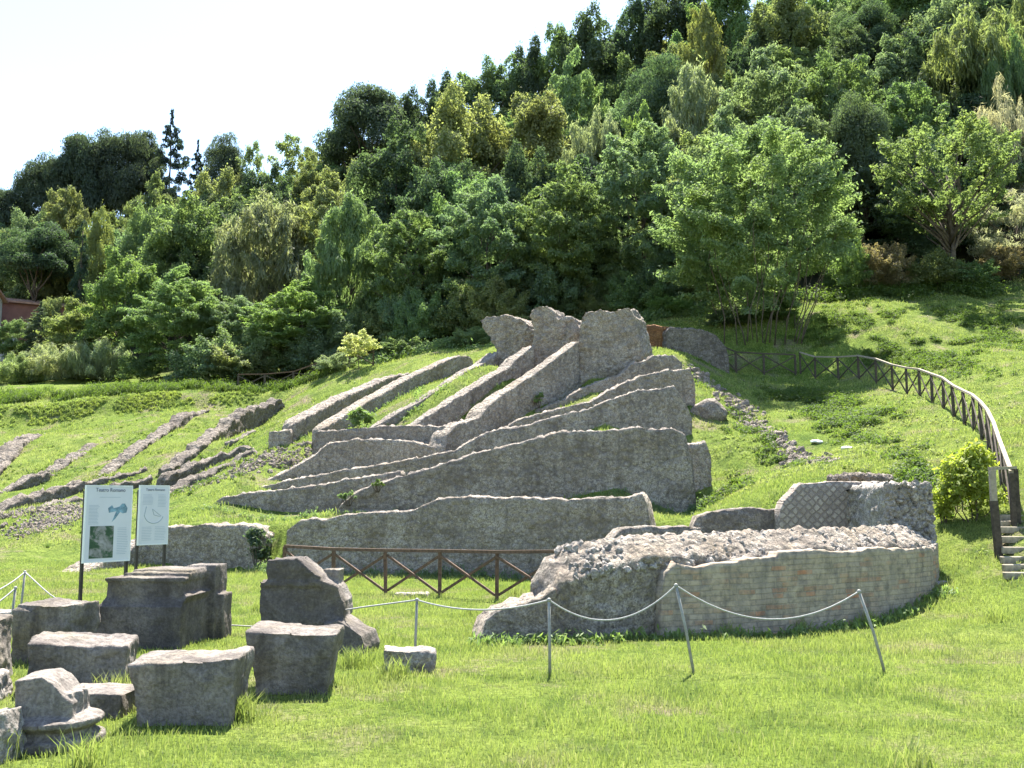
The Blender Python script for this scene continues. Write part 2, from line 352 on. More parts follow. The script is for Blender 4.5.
def grid_axis(lo, hi, c, fine, growth):
    a = [c]; s = fine
    while a[-1] < hi: a.append(a[-1]+s); s *= growth
    b = [c]; s = fine
    while b[-1] > lo: b.append(b[-1]-s); s *= growth
    return np.array(b[::-1][:-1] + a)
gx = grid_axis(-420, 420, 0, .22, 1.0165); gy = np.concatenate([np.linspace(-240, -10, 12)[:-1], np.arange(-10, 5, 1.0), np.arange(5, 70, .24), np.arange(70, 140, 1.2), np.linspace(140, 560, 30)])
GX, GY = np.meshgrid(gx, gy); V = np.stack([GX.ravel(), GY.ravel(), T(GX, GY)], 1)
nx, ny = len(gx), len(gy); ii = (np.arange(ny-1)[:, None]*nx + np.arange(nx-1)[None]).ravel()
ground = obj('ground', fast_mesh('ground', V, np.stack([ii, ii+1, ii+1+nx, ii+nx], 1), True), M_ground); tag(ground, kind='structure')

# ------------------------------------------------------------------ displacement, remeshing
def fbm(p, f, o=3):
    s = 0; a = 1
    for _ in range(o): s += a*noise.noise(p*f); f *= 2.1; a *= .5
    return s
def rough(me, amp=.02, f=6, amp2=0, f2=1.2, cob=0, cf=6):
    nrm = [v.normal.copy() for v in me.vertices]
    for v, nn in zip(me.vertices, nrm):
        p = v.co.copy(); d = amp*fbm(p, f)
        if amp2: d += amp2*fbm(p+Vector((9, 3, 5)), f2, 2)
        if cob: d += cob*(.45 - noise.voronoi(p*cf)[0][0])
        v.co = p + nn*d
    me.update()
def remesh(bm, vox):
    me = bm_mesh(bm, 'tmp'); o = bpy.data.objects.new('tmp', me); COL.objects.link(o)
    md = o.modifiers.new('r', 'REMESH'); md.mode = 'VOXEL'; md.voxel_size = vox
    dg = bpy.context.evaluated_depsgraph_get(); dg.update()
    out = bpy.data.meshes.new_from_object(o.evaluated_get(dg))
    bpy.data.objects.remove(o); bpy.data.meshes.remove(me)
    out.polygons.foreach_set('use_smooth', [True]*len(out.polygons))
    return out
def prism(bm, pts, off):
    """pts: closed outline of 3D points, off: extrusion vector"""
    a = [bm.verts.new(p) for p in pts]; b = [bm.verts.new(Vector(p)+Vector(off)) for p in pts]
    n = len(a); bm.faces.new(a); bm.faces.new(b[::-1])
    for i in range(n): bm.faces.new((a[i], b[i], b[(i+1) % n], a[(i+1) % n]))

# ------------------------------------------------------------------ wall builder
def sweep_wall(top, thick, zbot=None, ds=.18, dz=.2, amp=.035, f=4.5, top_amp=.07, ntop=4, flare=0, drop=None, cob=0, cf=5, side=None, bury=.5, seed=0, ragged=.0):
    """top: 3D points along the front top edge. Returns a mesh with arc-length UVs"""
    pts = []; top = [Vector(p) for p in top]
    for a, b in zip(top, top[1:]):
        n = max(1, math.ceil((b-a).xy.length/ds))
        for i in range(n): pts.append((a.lerp(b, i/n)))
    pts.append(top[-1]); n = len(pts)
    overall = (top[-1]-top[0]).xy; so = Vector((seed*3.7, seed*1.3, seed*7.1))
    rows = []; us = []; s = 0
    zb = [ (zbot if zbot is not None else None) for _ in pts]
    xs = [p.x for p in pts]; ys = [p.y for p in pts]
    nrms = []
    for i in range(n):
        t = (pts[min(i+3, n-1)] - pts[max(i-3, 0)]).xy
        if t.length < 1e-4: t = overall.copy()
        t.normalize(); nn = Vector((-t.y, t.x))
        mid = pts[i].xy
        if (side or 0) == 0:
            if nn.dot(mid) < 0: nn = -nn
        else: nn = nn*side
        nrms.append(nn)
    if zbot is None:
        t1 = T(xs, ys); t2 = T([x+nn.x*thick for x, nn in zip(xs, nrms)], [y+nn.y*thick for y, nn in zip(ys, nrms)])
        zb = [min(a, b)-bury for a, b in zip(t1, t2)]
    maxh = max(p.z - z for p, z in zip(pts, zb)); nz = max(3, math.ceil(maxh/dz))
    V = []; UV = []; m = 2*(nz+1) + ntop-1
    for i, p in enumerate(pts):
        if i: s += (pts[i]-pts[i-1]).xy.length
        nn = nrms[i]; nn3 = Vector((nn.x, nn.y, 0)); zt = p.z + (ragged + .02)*fbm(p+so, 1.6, 3) + .02*fbm(p+so, 6, 2)
        h = max(.05, zt - zb[i]); dr = drop(s) if drop else 0
        for k in range(nz+1):
            q = Vector((p.x, p.y, zb[i] + (h-dr)*k/nz)) - nn3*flare*(1-k/nz)
            fade = 1 if k < nz else .6
            q -= nn3*(amp*fade*fbm(q+so, f) + amp*.9*fbm(q*.45+so, f))
            if cob: q -= nn3*cob*(1 if k > nz-3 else .9)*(.45-noise.voronoi(q*cf)[0][0])
            V.append(q); UV.append((s, q.z))
        for k in range(1, ntop):
            tt = k/ntop
            q = Vector((p.x, p.y, zt - dr*max(0, 1-tt*1.5))) + nn3*thick*tt
            q.z += top_amp*(.25+fbm(q+so, 5.5, 3)) + (cob*(.5-noise.voronoi(q*cf)[0][0])*1.6 if cob else 0)
            V.append(q); UV.append((s, q.z))
        for k in range(nz+1):
            q = Vector((p.x, p.y, zt - h*k/nz)) + nn3*thick
            q += nn3*amp*fbm(q+so, f); V.append(q); UV.append((s, q.z))
    Fc = []
    for i in range(n-1):
        for k in range(m-1):
            a = i*m+k; Fc.append((a, a+1, a+m+1, a+m))
    # end caps
    def cap(i, flip):
        base = i*m; prev = None
        tdir = (pts[1]-pts[0]).xy.normalized()*-1 if i == 0 else (pts[-1]-pts[-2]).xy.normalized()
        for k in range(nz+1):
            a = base+k; b = base+m-1-k; row = [a]
            if k < nz:
                for j in range(1, ntop):
                    q = V[a].lerp(V[b], j/ntop); dd = amp*1.6*fbm(q+so, f); q = q + Vector((tdir.x, tdir.y, 0))*(dd+.02)
                    V.append(q); UV.append((UV[a][0]+j*.1, q.z)); row.append(len(V)-1)
            else: row += [base+nz+j for j in range(1, ntop)]
            row.append(b)
            if prev:
                for j in range(ntop):
                    fq = (prev[j], prev[j+1], row[j+1], row[j]); Fc.append(fq if not flip else fq[::-1])
            prev = row
    cap(0, True); cap(n-1, False)
    me = fast_mesh('wall', [tuple(v) for v in V], Fc, True)
    bm = bmesh.new(); bm.from_mesh(me); bmesh.ops.recalc_face_normals(bm, faces=bm.faces); bm.to_mesh(me); bm.free()
    uvl = me.uv_layers.new(name='UVMap'); li = np.empty(len(me.loops), np.int32); me.loops.foreach_get('vertex_index', li)
    uvl.data.foreach_set('uv', np.asarray(UV, np.float32)[li].ravel())
    return me
def pp(lst): return [P(*q) for q in lst]
WALLG = 'radial ruin walls of the seating'
def ruin(label, pix, thick=.7, mat=M_conc, lower=0, name='ruined_wall', cat='wall', group=WALLG, **kw):
    kw.setdefault('ds', .11); kw.setdefault('dz', .13); kw.setdefault('cob', .05); kw.setdefault('cf', 4.5); kw.setdefault('top_amp', .09); kw.setdefault('ntop', 6)
    me = sweep_wall([q - Vector((0, 0, lower)) for q in pp(pix)], thick, **kw); o = obj(name, me, mat); tag(o, label, cat, group); return o
def stub(parent, outline, d, depth, mat=M_conc, name='raised_stub', vox=.07, amp=.085):
    pts = [P(u, v, dd) for (u, v, dd) in [(q[0], q[1], q[2] if len(q) > 2 else d) for q in outline]]
    bm = bmesh.new(); prism(bm, pts, depth); me = remesh(bm, vox*.75); rough(me, amp, 3.0, amp*.8, 1.1, .06, 4)
    return obj(name, me, mat, parent)

# front retaining walls
w = ruin('long low front wall with a stepped top running behind the brown rail fence', [(287, 531, 28.9), (300, 521, 28.8), (335, 517, 28.6), (362, 513, 28.5), (412, 510.5, 28.2), (422, 504, 28.1), (440, 499, 28), (480, 496.5, 27.9), (560, 499, 27.5), (622, 497, 27.2), (642, 494, 27.1), (646, 503, 27.08), (652, 540, 27.0)], .8, top_amp=.06, ragged=.05, seed=1, group='front walls below the seating')
w = ruin('pale low wall block with a flat top right of the small information board', [(56, 592, 27.6), (80, 577, 28.8), (104, 562, 29.8), (134, 548, 30.8), (150, 534, 31.1), (168, 527, 31.2), (200, 525.5, 31), (240, 525, 30.8), (256, 527, 30.6), (263, 537, 30.5)], .9, M_conc, seed=2, ragged=.04, group='front walls below the seating')
w = ruin('short brown wall in the gap between the two front walls', [(258, 528.5, 31.6), (292, 527.5, 31.4)], .5, M_brown, seed=3, group='front walls below the seating')
# the fan of radial walls, nearest first
ruin('tallest broad grey wall face in the middle with a ragged right end', [(331, 517, 32.2), (345, 501, 32.2), (362, 488, 32.3), (400, 477.5, 32.5), (440, 465, 32.6), (500, 447.5, 32.8), (560, 432.5, 33), (600, 430, 33), (640, 428.5, 33), (676, 429, 33.1), (686, 437, 33.1), (692, 462, 33.2), (696, 500, 33.2)], .75, M_conc_dark, seed=4, ragged=.05)
ruin('short grey stub pillar at the right end of the tallest wall face', [(688, 445, 34.2), (706, 443, 34.4), (711, 456, 34.4)], .8, seed=5, ragged=.03)
ruin('low dark wall with a sunlit sloping top left of the tallest wall face', [(192, 519, 35.4), (222, 498, 35.0), (245, 494, 35), (300, 488, 34.6), (345, 480.5, 34.2), (400, 471.5, 33.8)], .55, M_conc_dark, seed=6, ragged=.02)
ruin('thin low wall whose pale top runs straight up to a small step', [(236, 491.5, 37), (300, 478.5, 37), (346, 470, 37), (400, 461.5, 37), (427, 456.5, 37), (457, 450.5, 37.1), (476, 437.5, 37.2)], .5, seed=7, ragged=.02)
w = ruin('wall with a peaked right end just above the tallest wall face', [(474, 438, 37.6), (489, 432.5, 37.6), (530, 424, 37.7), (560, 416, 37.8), (588, 409.5, 37.9), (610, 400, 37.9), (636, 391.5, 38), (674, 386.5, 38.1), (684, 399, 38.1), (692, 419, 38.2)], .6, M_conc_dark, seed=8, ragged=.03)
ruin('uneven stepped wall just above the peaked wall', [(502, 428, 39.6), (536, 415, 39.8), (560, 409, 39.9), (589, 402.5, 40), (606, 393, 40.2), (624, 384.5, 40.4), (642, 375.5, 40.6), (667, 370.5, 40.8), (690, 369.5, 41), (695, 384, 41)], .7, seed=9, ragged=.07)
ruin('short hump-topped wall tucked under the tall right ruin block', [(536, 410, 42), (567, 398, 42.2), (583, 388, 42.4), (600, 381, 42.5), (621, 373.5, 42.7), (636, 362.5, 42.8), (660, 355.5, 43), (672, 356, 43.1), (682, 364, 43.1)], .7, M_conc_dark, seed=10, ragged=.08)
w = ruin('high wall with a long sunlit sloping edge rising to the rightmost tall block', [(444, 450, 38.3), (449, 434, 38.6), (456, 425.5, 39), (480, 417.5, 39.8), (490, 405, 40.4), (510, 390.5, 41.3), (540, 370.5, 42.5), (562, 354, 43.3), (579, 341, 43.9)], .8, seed=11, ragged=.03)
stub(w, [(578, 420), (576, 349), (581, 320), (586, 312), (600, 309.5), (611, 313), (618, 309.5), (629, 308), (635, 318), (638, 336), (642, 352), (645, 400)], 44.1, (.7, 1.3, 0))
w = ruin('high wall climbing to the middle tall ruin block', [(411, 436, 39.9), (414, 426, 40), (430, 416, 40.4), (459, 397.5, 41.4), (485, 382.5, 42.6), (509, 367.5, 43.8), (524, 353, 44.6), (535, 345, 45)], .75, M_conc_dark, seed=12, ragged=.05)
stub(w, [(527, 385), (533, 346), (533, 326), (529.5, 311), (536, 306), (548, 306.5), (553, 311), (557, 319), (566, 315), (575, 319), (580, 331), (584, 385)], 45.7, (.6, 1.2, 0))
w = ruin('wall climbing to the leaning mushroom-shaped ruin block', [(372, 428, 41.4), (379, 424.5, 41.5), (427, 397.5, 43), (450, 383, 43.9), (465, 373, 44.6), (490, 359.5, 45.8), (498, 353, 46.3)], .7, M_conc_dark, seed=13, ragged=.03)
stub(w, [(492, 385), (496, 352), (489, 338), (478, 320), (492, 315.5), (505, 315), (520, 319), (530, 325.5), (538, 335), (536, 385)], 46.8, (.7, 1.0, 0))
ruin('straight wall with its flat top sloping up to a blunt end below the wood', [(322, 430.5, 41.7), (326, 427, 41.8), (365, 403.5, 44), (415, 375.5, 47.3), (455, 357, 49.6), (469, 355.5, 50.2), (473, 361, 50.3)], .75, seed=14, ragged=.02)
ruin('straight wall with a small square block at its lower left foot', [(291, 427, 42.9), (296, 422.5, 43), (343, 397.5, 47), (390, 377.5, 51.5), (411, 373.5, 53)], .75, M_conc_dark, seed=15, ragged=.02)
ruin('small square stone block at the foot of a straight wall', [(269, 431.5, 42.4), (290, 430.5, 42.4)], .6, seed=16, ragged=.01)
ruin('low horizontal cross wall joining the feet of the climbing walls', [(312, 447, 40.4), (316, 432, 40.4), (350, 429.5, 40), (380, 427, 39.7), (415, 425.5, 39.4), (446, 427, 39.1)], .6, M_conc_dark, seed=17, ragged=.02)
ruin('squat wall face under the horizontal cross wall', [(244, 492, 37.6), (286, 472, 38.2), (312, 458, 38.6), (330, 444, 38.8), (352, 439.5, 38.9), (378, 438.5, 38.8), (412, 441, 38.6), (446, 450, 38.4), (462, 455, 38.3)], .8, seed=18, ragged=.05)
LOW = dict(amp=.07, f=3.5, top_amp=.12, ragged=.2, lower=.32, mat=M_low, group='low radial wall remains on the grass slope', cob=.08, cf=4)
ruin('long rubble wall remain ending in a raised dark tip on the left slope', [(172, 463, 44.2), (200, 443, 46.5), (219, 425, 49.4), (250, 404, 54), (281, 396, 57), (285, 400, 57.2)], .7, seed=19, **LOW)
ruin('long rubble wall remain rising between two others in the middle of the left slope', [(110, 468, 45), (141, 443, 48.2), (169, 424.5, 52.3), (194, 407, 56.5), (210, 405.5, 57.8)], .7, seed=20, **LOW)
ruin('faint overgrown rubble line ending in a few stones on the left slope', [(36, 481, 45), (62, 461, 47.2), (94, 442, 51), (118, 431, 54), (137, 425, 56)], .7, seed=21, **LOW)
ruin('curved rubble wall remain at the left edge of the slope', [(-24, 486, 44), (0, 466, 46.6), (16, 450, 49.4), (24, 437, 52.4), (41, 430, 55), (62, 430.5, 57)], .9, seed=22, **LOW)
ruin('lowest rubble ridge running right from the left edge behind the large board', [(-20, 514, 39.4), (0, 508, 40), (47, 490, 41.8), (90, 479, 43.4), (148, 468, 45)], .9, seed=23, **dict(LOW, lower=.1))
ruin('short rubble ridge directly behind the large board', [(30, 510, 39.2), (58, 501, 40), (87, 493.5, 40.8)], .7, seed=24, **dict(LOW, lower=.1))
ruin('rubble ridge between the small board and the square stone block', [(168, 492, 39.4), (219, 466, 41.5), (250, 452, 42.3), (283, 449, 42.3)], .8, seed=25, **dict(LOW, lower=.1))
ruin('thin rubble ridge highest of the ridges right of the small board', [(168, 477, 41.6), (212, 455, 43.6), (240, 446, 44.2), (268, 444, 44)], .7, seed=26, **dict(LOW, lower=.1))
ruin('rough rubble ridge ending against the squat wall face', [(204, 491, 38.4), (240, 472, 39.6), (266, 464, 40), (292, 458, 40)], .8, seed=27, **dict(LOW, lower=.1))
ruin('small broken rubble ridge by the right edge of the small board', [(110, 483, 42.5), (130, 479, 42.7), (152, 473.5, 43.2)], .5, seed=28, **dict(LOW, lower=.1))

ruin('thin stone row low on the slope running down to the left edge', [(-30, 535, 35.2), (10, 522, 36.4), (48, 511, 37.6), (84, 503, 38.4)], .6, seed=50, **dict(LOW, lower=.05))
ruin('short stone row half sunk above the pale front wall block', [(176, 508, 36.6), (205, 497, 37.4), (232, 486, 38.2)], .5, seed=51, **dict(LOW, lower=.08))
ruin('thin stone row between the curved remain and the overgrown rubble line', [(-10, 497, 43), (22, 482, 44.4), (50, 470, 45.8)], .6, seed=52, **dict(LOW, lower=.12))
ruin('faint stone row crossing the grass right of the raised dark tip', [(232, 440, 46.5), (262, 430, 48), (292, 420, 49.6)], .5, seed=53, **dict(LOW, lower=.1))
ruin('stone row running into the rubble below the small square block', [(236, 466, 41.3), (262, 455, 42), (284, 444, 42.6), (306, 441, 42)], .6, seed=54, **dict(LOW, lower=.05))
# orange clay bank and grey slab wall under the acacia clump
ruin('orange clay wall remnant beside the tall right ruin block', [(634, 327, 50.5), (652, 325.5, 50.8), (670, 327, 51)], .5, M_clay, seed=31, group='remnants below the acacia clump', bury=.8)
ruin('broad grey slab wall standing under the acacia clump', [(667, 331, 50.6), (669, 327.5, 50.7), (700, 329, 50.8), (716, 335, 50.9), (726, 347, 51), (729, 359, 51)], .7, M_low, seed=32, group='remnants below the acacia clump', bury=.9)
bm = bmesh.new(); q = P(708, 412, 40.5); bmesh.ops.create_icosphere(bm, subdivisions=4, radius=.78, matrix=Matrix.Translation((q.x, q.y, q.z-.1)) @ Matrix.Diagonal((1, .9, .8, 1)))
me = bm_mesh(bm, 'rock', True); rough(me, .06, 2.5, .14, 1.0, .06, 5)
tag(obj('boulder', me, M_rubble), 'round rubble boulder right of the peaked wall end', 'boulder')

# ------------------------------------------------------------------ curved ruin on the right
G = T1(4, 17)
apse = empty('curved_ruin', (4, 17, 0)); tag(apse, 'curved brick-faced ruin with rubble top enclosing a diamond-pattern wall', 'ruin')
def child(o, parent):
    o.parent = parent; o.matrix_parent_inverse = Matrix.Translation(-Vector(parent.location)); return o
core_pts = pp([(552, 586, 15.2), (560, 562, 15.25), (576, 551, 15.3), (600, 544.5, 15.45), (650, 540.5, 15.75), (700, 538, 16.1), (778, 534, 16.8), (830, 532, 17.4), (880, 530.5, 18.1), (912, 529, 18.7), (928, 528, 19.3), (934, 527, 20.2)])
core = obj('rubble_core', sweep_wall(core_pts, .8, ds=.055, dz=.07, amp=.04, f=5, top_amp=.06, ntop=11, drop=lambda s: .33 + .05*math.sin(s*2.3)+.03*math.sin(s*7), cob=.07, cf=6.5, bury=.3, seed=40, ragged=.04), M_rubble)
core.data.materials[0] = M_conc
child(core, apse)
# rubble top is a skin of stones of its own
_pb = []
def pebbles(name, items, r):
    # items: (matrix) list; every stone one of twelve broken shapes
    if not _pb:
        for k in range(12):
            bm = bmesh.new(); bmesh.ops.create_icosphere(bm, subdivisions=2, radius=1); o = Vector((k*7.3, k*3.1, 5))
            P_ = np.array([list(v.co*(1 + .42*noise.noise(v.co*1.1+o) + .16*noise.noise(v.co*2.7+o))) for v in bm.verts]); F_ = np.array([[v.index for v in f.verts] for f in bm.faces]); _pb.append((P_, F_)); bm.free()
    Vs = []; Fs = []; n0 = 0
    for M in items:
        P_, F_ = _pb[r.integers(0, 12)]; A_ = np.array(M); Vs.append(P_ @ A_[:3, :3].T + A_[:3, 3]); Fs.append(F_+n0); n0 += len(P_)
    return fast_mesh(name, np.concatenate(Vs), np.concatenate(Fs))
def stones_along(pts, wid, n, rmin, rmax, zoff=0, seed=0):
    r = np.random.default_rng(seed); items = []; pts = [Vector(p) for p in pts]
    seg = [(a, b, (b-a).length) for a, b in zip(pts, pts[1:])]; tot = sum(s[2] for s in seg)
    for _ in range(n):
        s = r.uniform(0, tot)
        for a, b, l in seg:
            if s <= l: break
            s -= l
        p = a.lerp(b, min(1, s/max(l, 1e-6))); t = (b-a).xy.normalized(); nn = Vector((-t.y, t.x))
        if nn.dot(p.xy) < 0: nn = -nn
        k = r.uniform(0, 1); p = p + Vector((nn.x, nn.y, 0))*wid*k
        rad = r.uniform(rmin, rmax)
        M = Matrix.Translation((p.x, p.y, p.z + zoff + r.uniform(-.3, .2)*rad)) @ Euler(tuple(r.uniform(0, 6, 3))).to_matrix().to_4x4() @ Matrix.Diagonal((rad*r.uniform(.8, 1.4), rad*r.uniform(.7, 1.1), rad*r.uniform(.5, .9), 1))
        items.append(M)
    return pebbles('stones', items, r)
_r = np.random.default_rng(5); items = []
for _ in range(1500):
    k = _r.integers(2, len(core_pts)-1); a, b = core_pts[k], core_pts[k+1]
    if _r.random() > (b-a).length/1.5: continue
    p = a.lerp(b, _r.random()); t_ = (b-a).xy.normalized(); nn = Vector((-t_.y, t_.x, 0)); nn = -nn if nn.dot(p) < 0 else nn
    w_ = _r.uniform(-.02, .72); p = p + nn*w_; p.z -= .36*max(0, 1-w_/.8*1.5) + .045; rad = _r.uniform(.03, .085)
    items.append(Matrix.Translation(p) @ Euler(tuple(_r.uniform(0, 6, 3))).to_matrix().to_4x4() @ Matrix.Diagonal((rad*1.25, rad, rad*.6, 1)))
st = pebbles('stones', items, _r)
st = obj('rubble_stone_topping', st, M_pale); tag(st, kind='stuff'); child(st, apse)
# facing: brick skin in front
fpts = []
for (u, v, d) in [(662, 590, 15.63), (666, 572, 15.66), (676, 562, 15.74), (700, 567, 15.92), (738, 564, 16.2), (740, 560, 16.2), (777, 559, 16.6), (779, 553, 16.62), (830, 551.5, 17.22), (880, 550, 17.92), (912, 549, 18.5), (930, 548, 19.1), (937.5, 546, 20.1), (938, 546, 20.6)]:
    fpts.append(P(u, v, d-(.045 if u > 705 else .02 if u > 690 else -.005)))
fac = obj('brick_facing', sweep_wall(fpts, .22, ds=.09, dz=.085, amp=.018, f=7, top_amp=.03, ntop=4, bury=.3, seed=41, ragged=.05), M_brick); child(fac, core)
fac.matrix_parent_inverse = Matrix.Identity(4)
# low tail at the left end
tail = obj('broken_wall_tail', sweep_wall(pp([(482, 634, 15.0), (486, 620, 15.02), (497, 610, 15.05), (520, 603, 15.1), (547, 597, 15.15), (556, 590, 15.2)]), .7, ds=.07, dz=.08, amp=.03, f=6, top_amp=.07, ntop=8, cob=.04, cf=8, bury=.3, seed=42, ragged=.04), M_conc); child(tail, apse)
# reticulate back wall + rubble return + low walls
rw = obj('diamond_pattern_wall', sweep_wall(pp([(781, 512, 22.6), (784, 502, 22.6), (801, 484, 22.6), (830, 482, 22.6), (886, 481.5, 22.6)]), .6, ds=.09, dz=.12, amp=.012, f=6, top_amp=.03, ntop=5, bury=.9, seed=43), M_retic); child(rw, apse)
rt = obj('broken_return_wall', sweep_wall(pp([(885, 484, 20.6), (900, 483, 20.6), (924, 485, 20.6), (931, 492, 20.7)]), 2.2, ds=.06, dz=.07, amp=.05, f=5, top_amp=.06, ntop=14, cob=.12, cf=6, bury=.9, seed=44, ragged=.05), M_pale)  # paler stone: light caught by upturned rubble is put into the colour
rough(rt.data, .02, 6, 0, 1, .11, 6); child(rt, apse)
fs = []
_r = np.random.default_rng(77); items = []
for _ in range(520):
    a, b = P(887, 500, 20.56), P(931, 500, 20.62); q = a.lerp(b, _r.random()); q.z = _r.uniform(1.2, 2.42); rad = _r.uniform(.03, .085)
    items.append(Matrix.Translation((q.x, q.y+_r.uniform(-.02, .05), q.z)) @ Euler(tuple(_r.uniform(0, 6, 3))).to_matrix().to_4x4() @ Matrix.Diagonal((rad*1.2, rad, rad*.75, 1)))
fs = obj('exposed_rubble', pebbles('stones', items, _r), M_pale); tag(fs, kind='stuff'); child(fs, apse)  # pale as well: the catch of light on these stones is in their colour
lw = obj('low_inner_wall', sweep_wall(pp([(693, 527, 23.2), (697, 516, 23.2), (712, 510.5, 23.2), (745, 509, 23.2), (782, 509.5, 23.2)]), .6, ds=.12, dz=.15, amp=.025, f=6, top_amp=.04, bury=.9, seed=45, ragged=.03), M_conc_dark); child(lw, apse)
lw2 = obj('low_outer_wall', sweep_wall(pp([(606, 545, 21.5), (622, 529, 21.6), (650, 527.5, 21.8), (690, 526.5, 22.2), (700, 526.5, 22.3)]), .5, ds=.12, dz=.15, amp=.02, f=6, top_amp=.04, bury=.6, seed=46, ragged=.03), M_conc_dark); child(lw2, apse)
st = obj('loose_rubble', stones_along(pp([(838, 480.5, 23.4), (860, 478, 23.4), (892, 480, 23.4)]), .7, 420, .04, .12, .02, 9), M_rubble); tag(st, 'heap of loose grey rubble on top of the diamond-pattern wall', 'rubble', kind='stuff')

# rubble lines on the right slope, rubble field on the left
def rubble_mesh(area, n, rmin, rmax, seed, wid=.016):
    r = np.random.default_rng(seed); items = []; xs = []; ys = []
    for _ in range(n):
        k = r.uniform(0, 1); i = r.integers(0, len(area)-1); a = P(*area[i]); b = P(*area[i+1])
        p = a.lerp(b, k); w_ = area[i][2]*wid
        xs.append(p.x + r.normal(0, w_)); ys.append(p.y + r.normal(0, w_))
    zs = T(xs, ys)
    for x, y, z in zip(xs, ys, zs):
        rad = r.uniform(rmin, rmax)*r.uniform(.5, 1)
        M = Matrix.Translation((x, y, z-rad*r.uniform(-.1, .45))) @ Euler(tuple(r.uniform(0, 6, 3))).to_matrix().to_4x4() @ Matrix.Diagonal((rad*1.2, rad*r.uniform(.7, 1.1), rad*r.uniform(.5, .9), 1))
        items.append(M)
    return pebbles('rubble', items, r)
tag(obj('rubble', rubble_mesh([(740, 400, 42), (765, 418, 39), (790, 438, 35.5), (812, 455, 32.5), (832, 474, 29.5)], 620, .05, .19, 11, .0062), M_rubble), 'diagonal line of rubble stones down the right grass slope', 'rubble', kind='stuff')
tag(obj('rubble', rubble_mesh([(690, 372, 47), (715, 378, 46), (735, 396, 43.5), (742, 405, 42)], 240, .06, .24, 12, .011), M_rubble), 'rubble strewn between the grey slab wall and the boulder', 'rubble', kind='stuff')
tag(obj('rubble', rubble_mesh([(-10, 520, 37), (40, 505, 38.5), (80, 522, 36.5), (20, 535, 34.5), (100, 500, 40)], 1500, .03, .13, 13), M_rubble), 'small rubble scattered over the slope behind the large board', 'rubble', kind='stuff')
tag(obj('rubble', rubble_mesh([(190, 490, 39), (230, 478, 39.5), (270, 462, 40.5), (310, 452, 41)], 800, .04, .15, 14), M_rubble), 'rubble heaped between the low ridges left of the squat wall', 'rubble', kind='stuff')

# ------------------------------------------------------------------ stone fragments on the lawn
FRAG = 'carved stone fragments set out on the lawn'
def frag(label, bm, loc, rz=0, vox=.022, amp=.012, amp2=.03, mat=M_block, name='stone_block', cat='stone block', f=9, f2=2.2, cob=0):
    me = remesh(bm, vox); rough(me, amp, f, amp2, f2, cob, 7); o = obj(name, me, mat, loc=(loc[0], loc[1], T1(*loc[:2])-.04), rot=(0, 0, rz)); tag(o, label, cat, FRAG); return o
def box(bm, x0, x1, y0, y1, z0, z1):
    add_box(bm, ((x0+x1)/2, (y0+y1)/2, (z0+z1)/2), (x1-x0, y1-y0, z1-z0))
def frustum(bm, wb, wt, db, dt, h, skew=0, tilt=0):
    v = [bm.verts.new(p) for p in ((-wb/2, 0, 0), (wb/2, 0, 0), (wb/2, db, 0), (-wb/2, db, 0), (-wt/2+skew, -(dt-db)/2, h+tilt), (wt/2+skew, -(dt-db)/2, h-tilt), (wt/2+skew, db+(dt-db)/2, h-tilt), (-wt/2+skew, db+(dt-db)/2, h+tilt))]
    for f_ in ((0, 1, 2, 3), (4, 5, 6, 7), (0, 1, 5, 4), (1, 2, 6, 5), (2, 3, 7, 6), (3, 0, 4, 7)): bm.faces.new([v[i] for i in f_])
# big cornice block
bm = bmesh.new()
box(bm, -.62, .62, 0, 1.3, 0, .64); 
v0 = [(-.62, 0), (-.62, .64), ]
prism(bm, [Vector((-.62, 0, .6)), Vector((-.52, .1, .78)), Vector((-.52, 1.3, .78)), Vector((-.62, 1.3, .6))], (1.2, 0, 0))
box(bm, -.53, .6, .09, 1.3, .6, 1.0); box(bm, -.56, .62, .07, 1.3, .98, 1.035); box(bm, -.36, .62, .26, 1.3, 1.0, 1.085); box(bm, -.28, .6, .4, 1.3, 1.06, 1.125)
box(bm, .3, .75, 1.0, 1.55, 0, 1.16); box(bm, .5, .86, 1.1, 1.5, 0, .72)
frag('largest carved block with stepped mouldings in front of the large board', bm, ((146-512)*.0146, 14.6), R(-3), .018, .007, .02)
# broken moulded block
bm = bmesh.new()
prism(bm, [Vector((x, 0, z)) for x, z in ((-.58, 0), (-.56, .3), (-.6, .86), (-.56, .95), (-.5, 1.0), (-.5, 1.28), (-.1, 1.3), (.12, 1.12), (.22, 1.06), (.26, 1.0), (.45, .92), (.56, .72), (.56, .5), (.46, .42), (.5, 0))], (0, .75, 0))
box(bm, -.6, .24, -.03, .3, .92, 1.0)
prism(bm, [Vector((x, -.15, z)) for x, z in ((.3, 0), (.32, .44), (.5, .5), (.68, .4), (.84, .3), (.9, .12), (.88, 0))], (.1, .6, 0))
box(bm, .2, .42, .45, .8, .3, 1.12)
frag('tall broken carved block with a sloping right side behind a tapered block', bm, ((305-512)*.0138, 13.9), R(0), .02, .012, .04)
bm = bmesh.new(); frustum(bm, .72, .98, .6, .8, .7, .0, .02); frag('tapered block with a cracked flat top in front of the tall broken block', bm, ((295-512)*.0109, 11.0), R(4), .02, .012, .04)
bm = bmesh.new(); frustum(bm, .84, 1.03, .6, .72, .64, -.02, -.03); box(bm, -.3, .38, .05, .5, -.05, .1)
frag('tapered block standing nearest the camera beside the flat slab', bm, ((193-512)*.0096, 9.65), R(3), .02, .012, .045)
bm = bmesh.new(); frustum(bm, 1.0, 1.04, .8, .84, .56, .0, .03); frag('long low dark block between the column base and the largest block', bm, ((88-512)*.0112, 11.2), R(14), .022, .018, .05)
